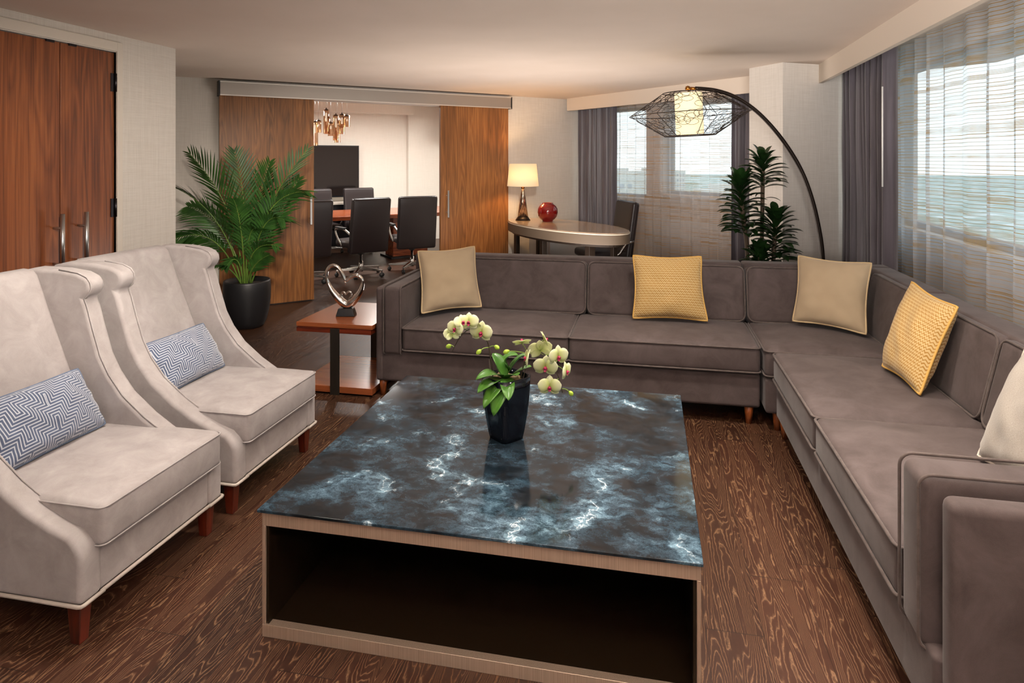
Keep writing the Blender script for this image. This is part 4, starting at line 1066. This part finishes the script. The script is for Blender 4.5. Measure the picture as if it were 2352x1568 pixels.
# ------------------------------------------------------------------ world, lights, camera
W = bpy.data.worlds.new('World'); scene.world = W; W.use_nodes = True; nt = W.node_tree; nt.nodes.clear()
wo = nt.nodes.new('ShaderNodeOutputWorld'); bg = nt.nodes.new('ShaderNodeBackground'); tc = nt.nodes.new('ShaderNodeTexCoord'); sx = nt.nodes.new('ShaderNodeSeparateXYZ'); rp = nt.nodes.new('ShaderNodeValToRGB')
nt.links.new(tc.outputs['Generated'], sx.inputs[0]); nt.links.new(sx.outputs['Z'], rp.inputs[0])
e = rp.color_ramp.elements; e[0].position=0; e[0].color=(.93,.97,1,1); e[1].position=.6; e[1].color=(.80,.90,1,1)
nt.links.new(rp.outputs[0], bg.inputs[0]); bg.inputs[1].default_value = 1.9; nt.links.new(bg.outputs[0], wo.inputs[0])

def area(name, loc, rot, size, power, col=(1,.9,.78), spread=180, sy=None):
    l = bpy.data.lights.new(name,'AREA'); l.energy = power; l.color = col; l.size = size; l.spread = R(spread)
    if sy: l.shape='RECTANGLE'; l.size_y = sy
    else: l.shape='DISK'
    o = bpy.data.objects.new(name,l); COL.objects.link(o); o.location = loc; o.rotation_euler = rot; return o
def point(name, loc, power, col, rad=.03):
    l = bpy.data.lights.new(name,'POINT'); l.energy = power; l.color = col; l.shadow_soft_size = rad
    o = bpy.data.objects.new(name,l); COL.objects.link(o); o.location = loc; return o
def aim(o, tgt): o.rotation_euler = (Vector(tgt)-o.location).to_track_quat('-Z','Y').to_euler()
WARM=(1,.90,.78)
def spot(name, loc, tgt, power, col, ang=58, blend=.9, rad=.08):
    l = bpy.data.lights.new(name,'SPOT'); l.energy = power; l.color = col; l.spot_size = R(ang); l.spot_blend = blend; l.shadow_soft_size = rad
    o = bpy.data.objects.new(name,l); COL.objects.link(o); o.location = loc; aim(o,tgt); return o
for x,y,p in ((-.9,.6,6),(.5,.9,5),(-1.9,2.1,12),(-.5,2.3,6),(1.0,2.5,14),(.2,3.35,16),(-1.0,3.35,15)):
    area('overhead_fill_light',(x,y,2.44),(0,0,0),.25,p,WARM,112)  # added fill lamps at ceiling level, out of view, no fittings
# added spots without fixtures, above the view, turned towards walls and floor
for loc,tgt,p,an in (((-.9,1.4,2.30),(-3.5,3.6,.9),250,56),((-1.4,2.7,2.30),(-3.4,6.6,.8),380,44),((-.3,3.0,2.30),(-1.6,8.6,.8),300,38),((-.6,2.4,2.30),(1.9,4.2,.5),45,40),((.45,2.2,2.40),(.45,2.5,0),95,62)):
    spot('fill_spotlight',loc,tgt,p,WARM,an)
o = area('rear_fill_light',(-.9,-2.6,1.9),(0,0,0),2.4,16,(1,.96,.93),170,1.2); aim(o,(-.8,3.5,.9))  # added soft fill from behind the camera
o = area('bounce_fill_light',(.2,-.9,1.75),(0,0,0),1.4,160,(1,.93,.88),92,.9); aim(o,(.5,1.0,3.0))  # added fill near the camera, thrown up to brighten the ceiling
o = area('bounce_fill_light',(-1.1,6.15,.30),(PI,0,R(42)),2.2,56,(1,.90,.82),175,1.2)  # added uplight hidden behind the sofa for the far ceiling and walls
for s_,tt_,p in ((.2,2.6,60),(1.8,2.6,60),(3.2,2.4,45)):
    q = SW(s_,tt_,2.64); area('conference_fill_light',q,(0,0,0),.5,p,(1,.96,.91),170)  # added fill lamps, unseen, brightening the conference room
point('table_lamp_bulb', LAMP2, 17, (1,.58,.24), .04)

cam = bpy.data.cameras.new('camera'); co = bpy.data.objects.new('camera',cam); COL.objects.link(co)
co.location = (0,0,1.6); co.rotation_euler = (PI/2,0,R(11.8))
cam.sensor_width = 36; cam.lens = 1500/2352*36; cam.shift_y = -(784-365)/2352; cam.clip_end = 3000
scene.camera = co
vs = scene.view_settings; vs.view_transform='Standard'; vs.look='None'; vs.gamma=1; vs.use_curve_mapping=False; vs.exposure=0.2
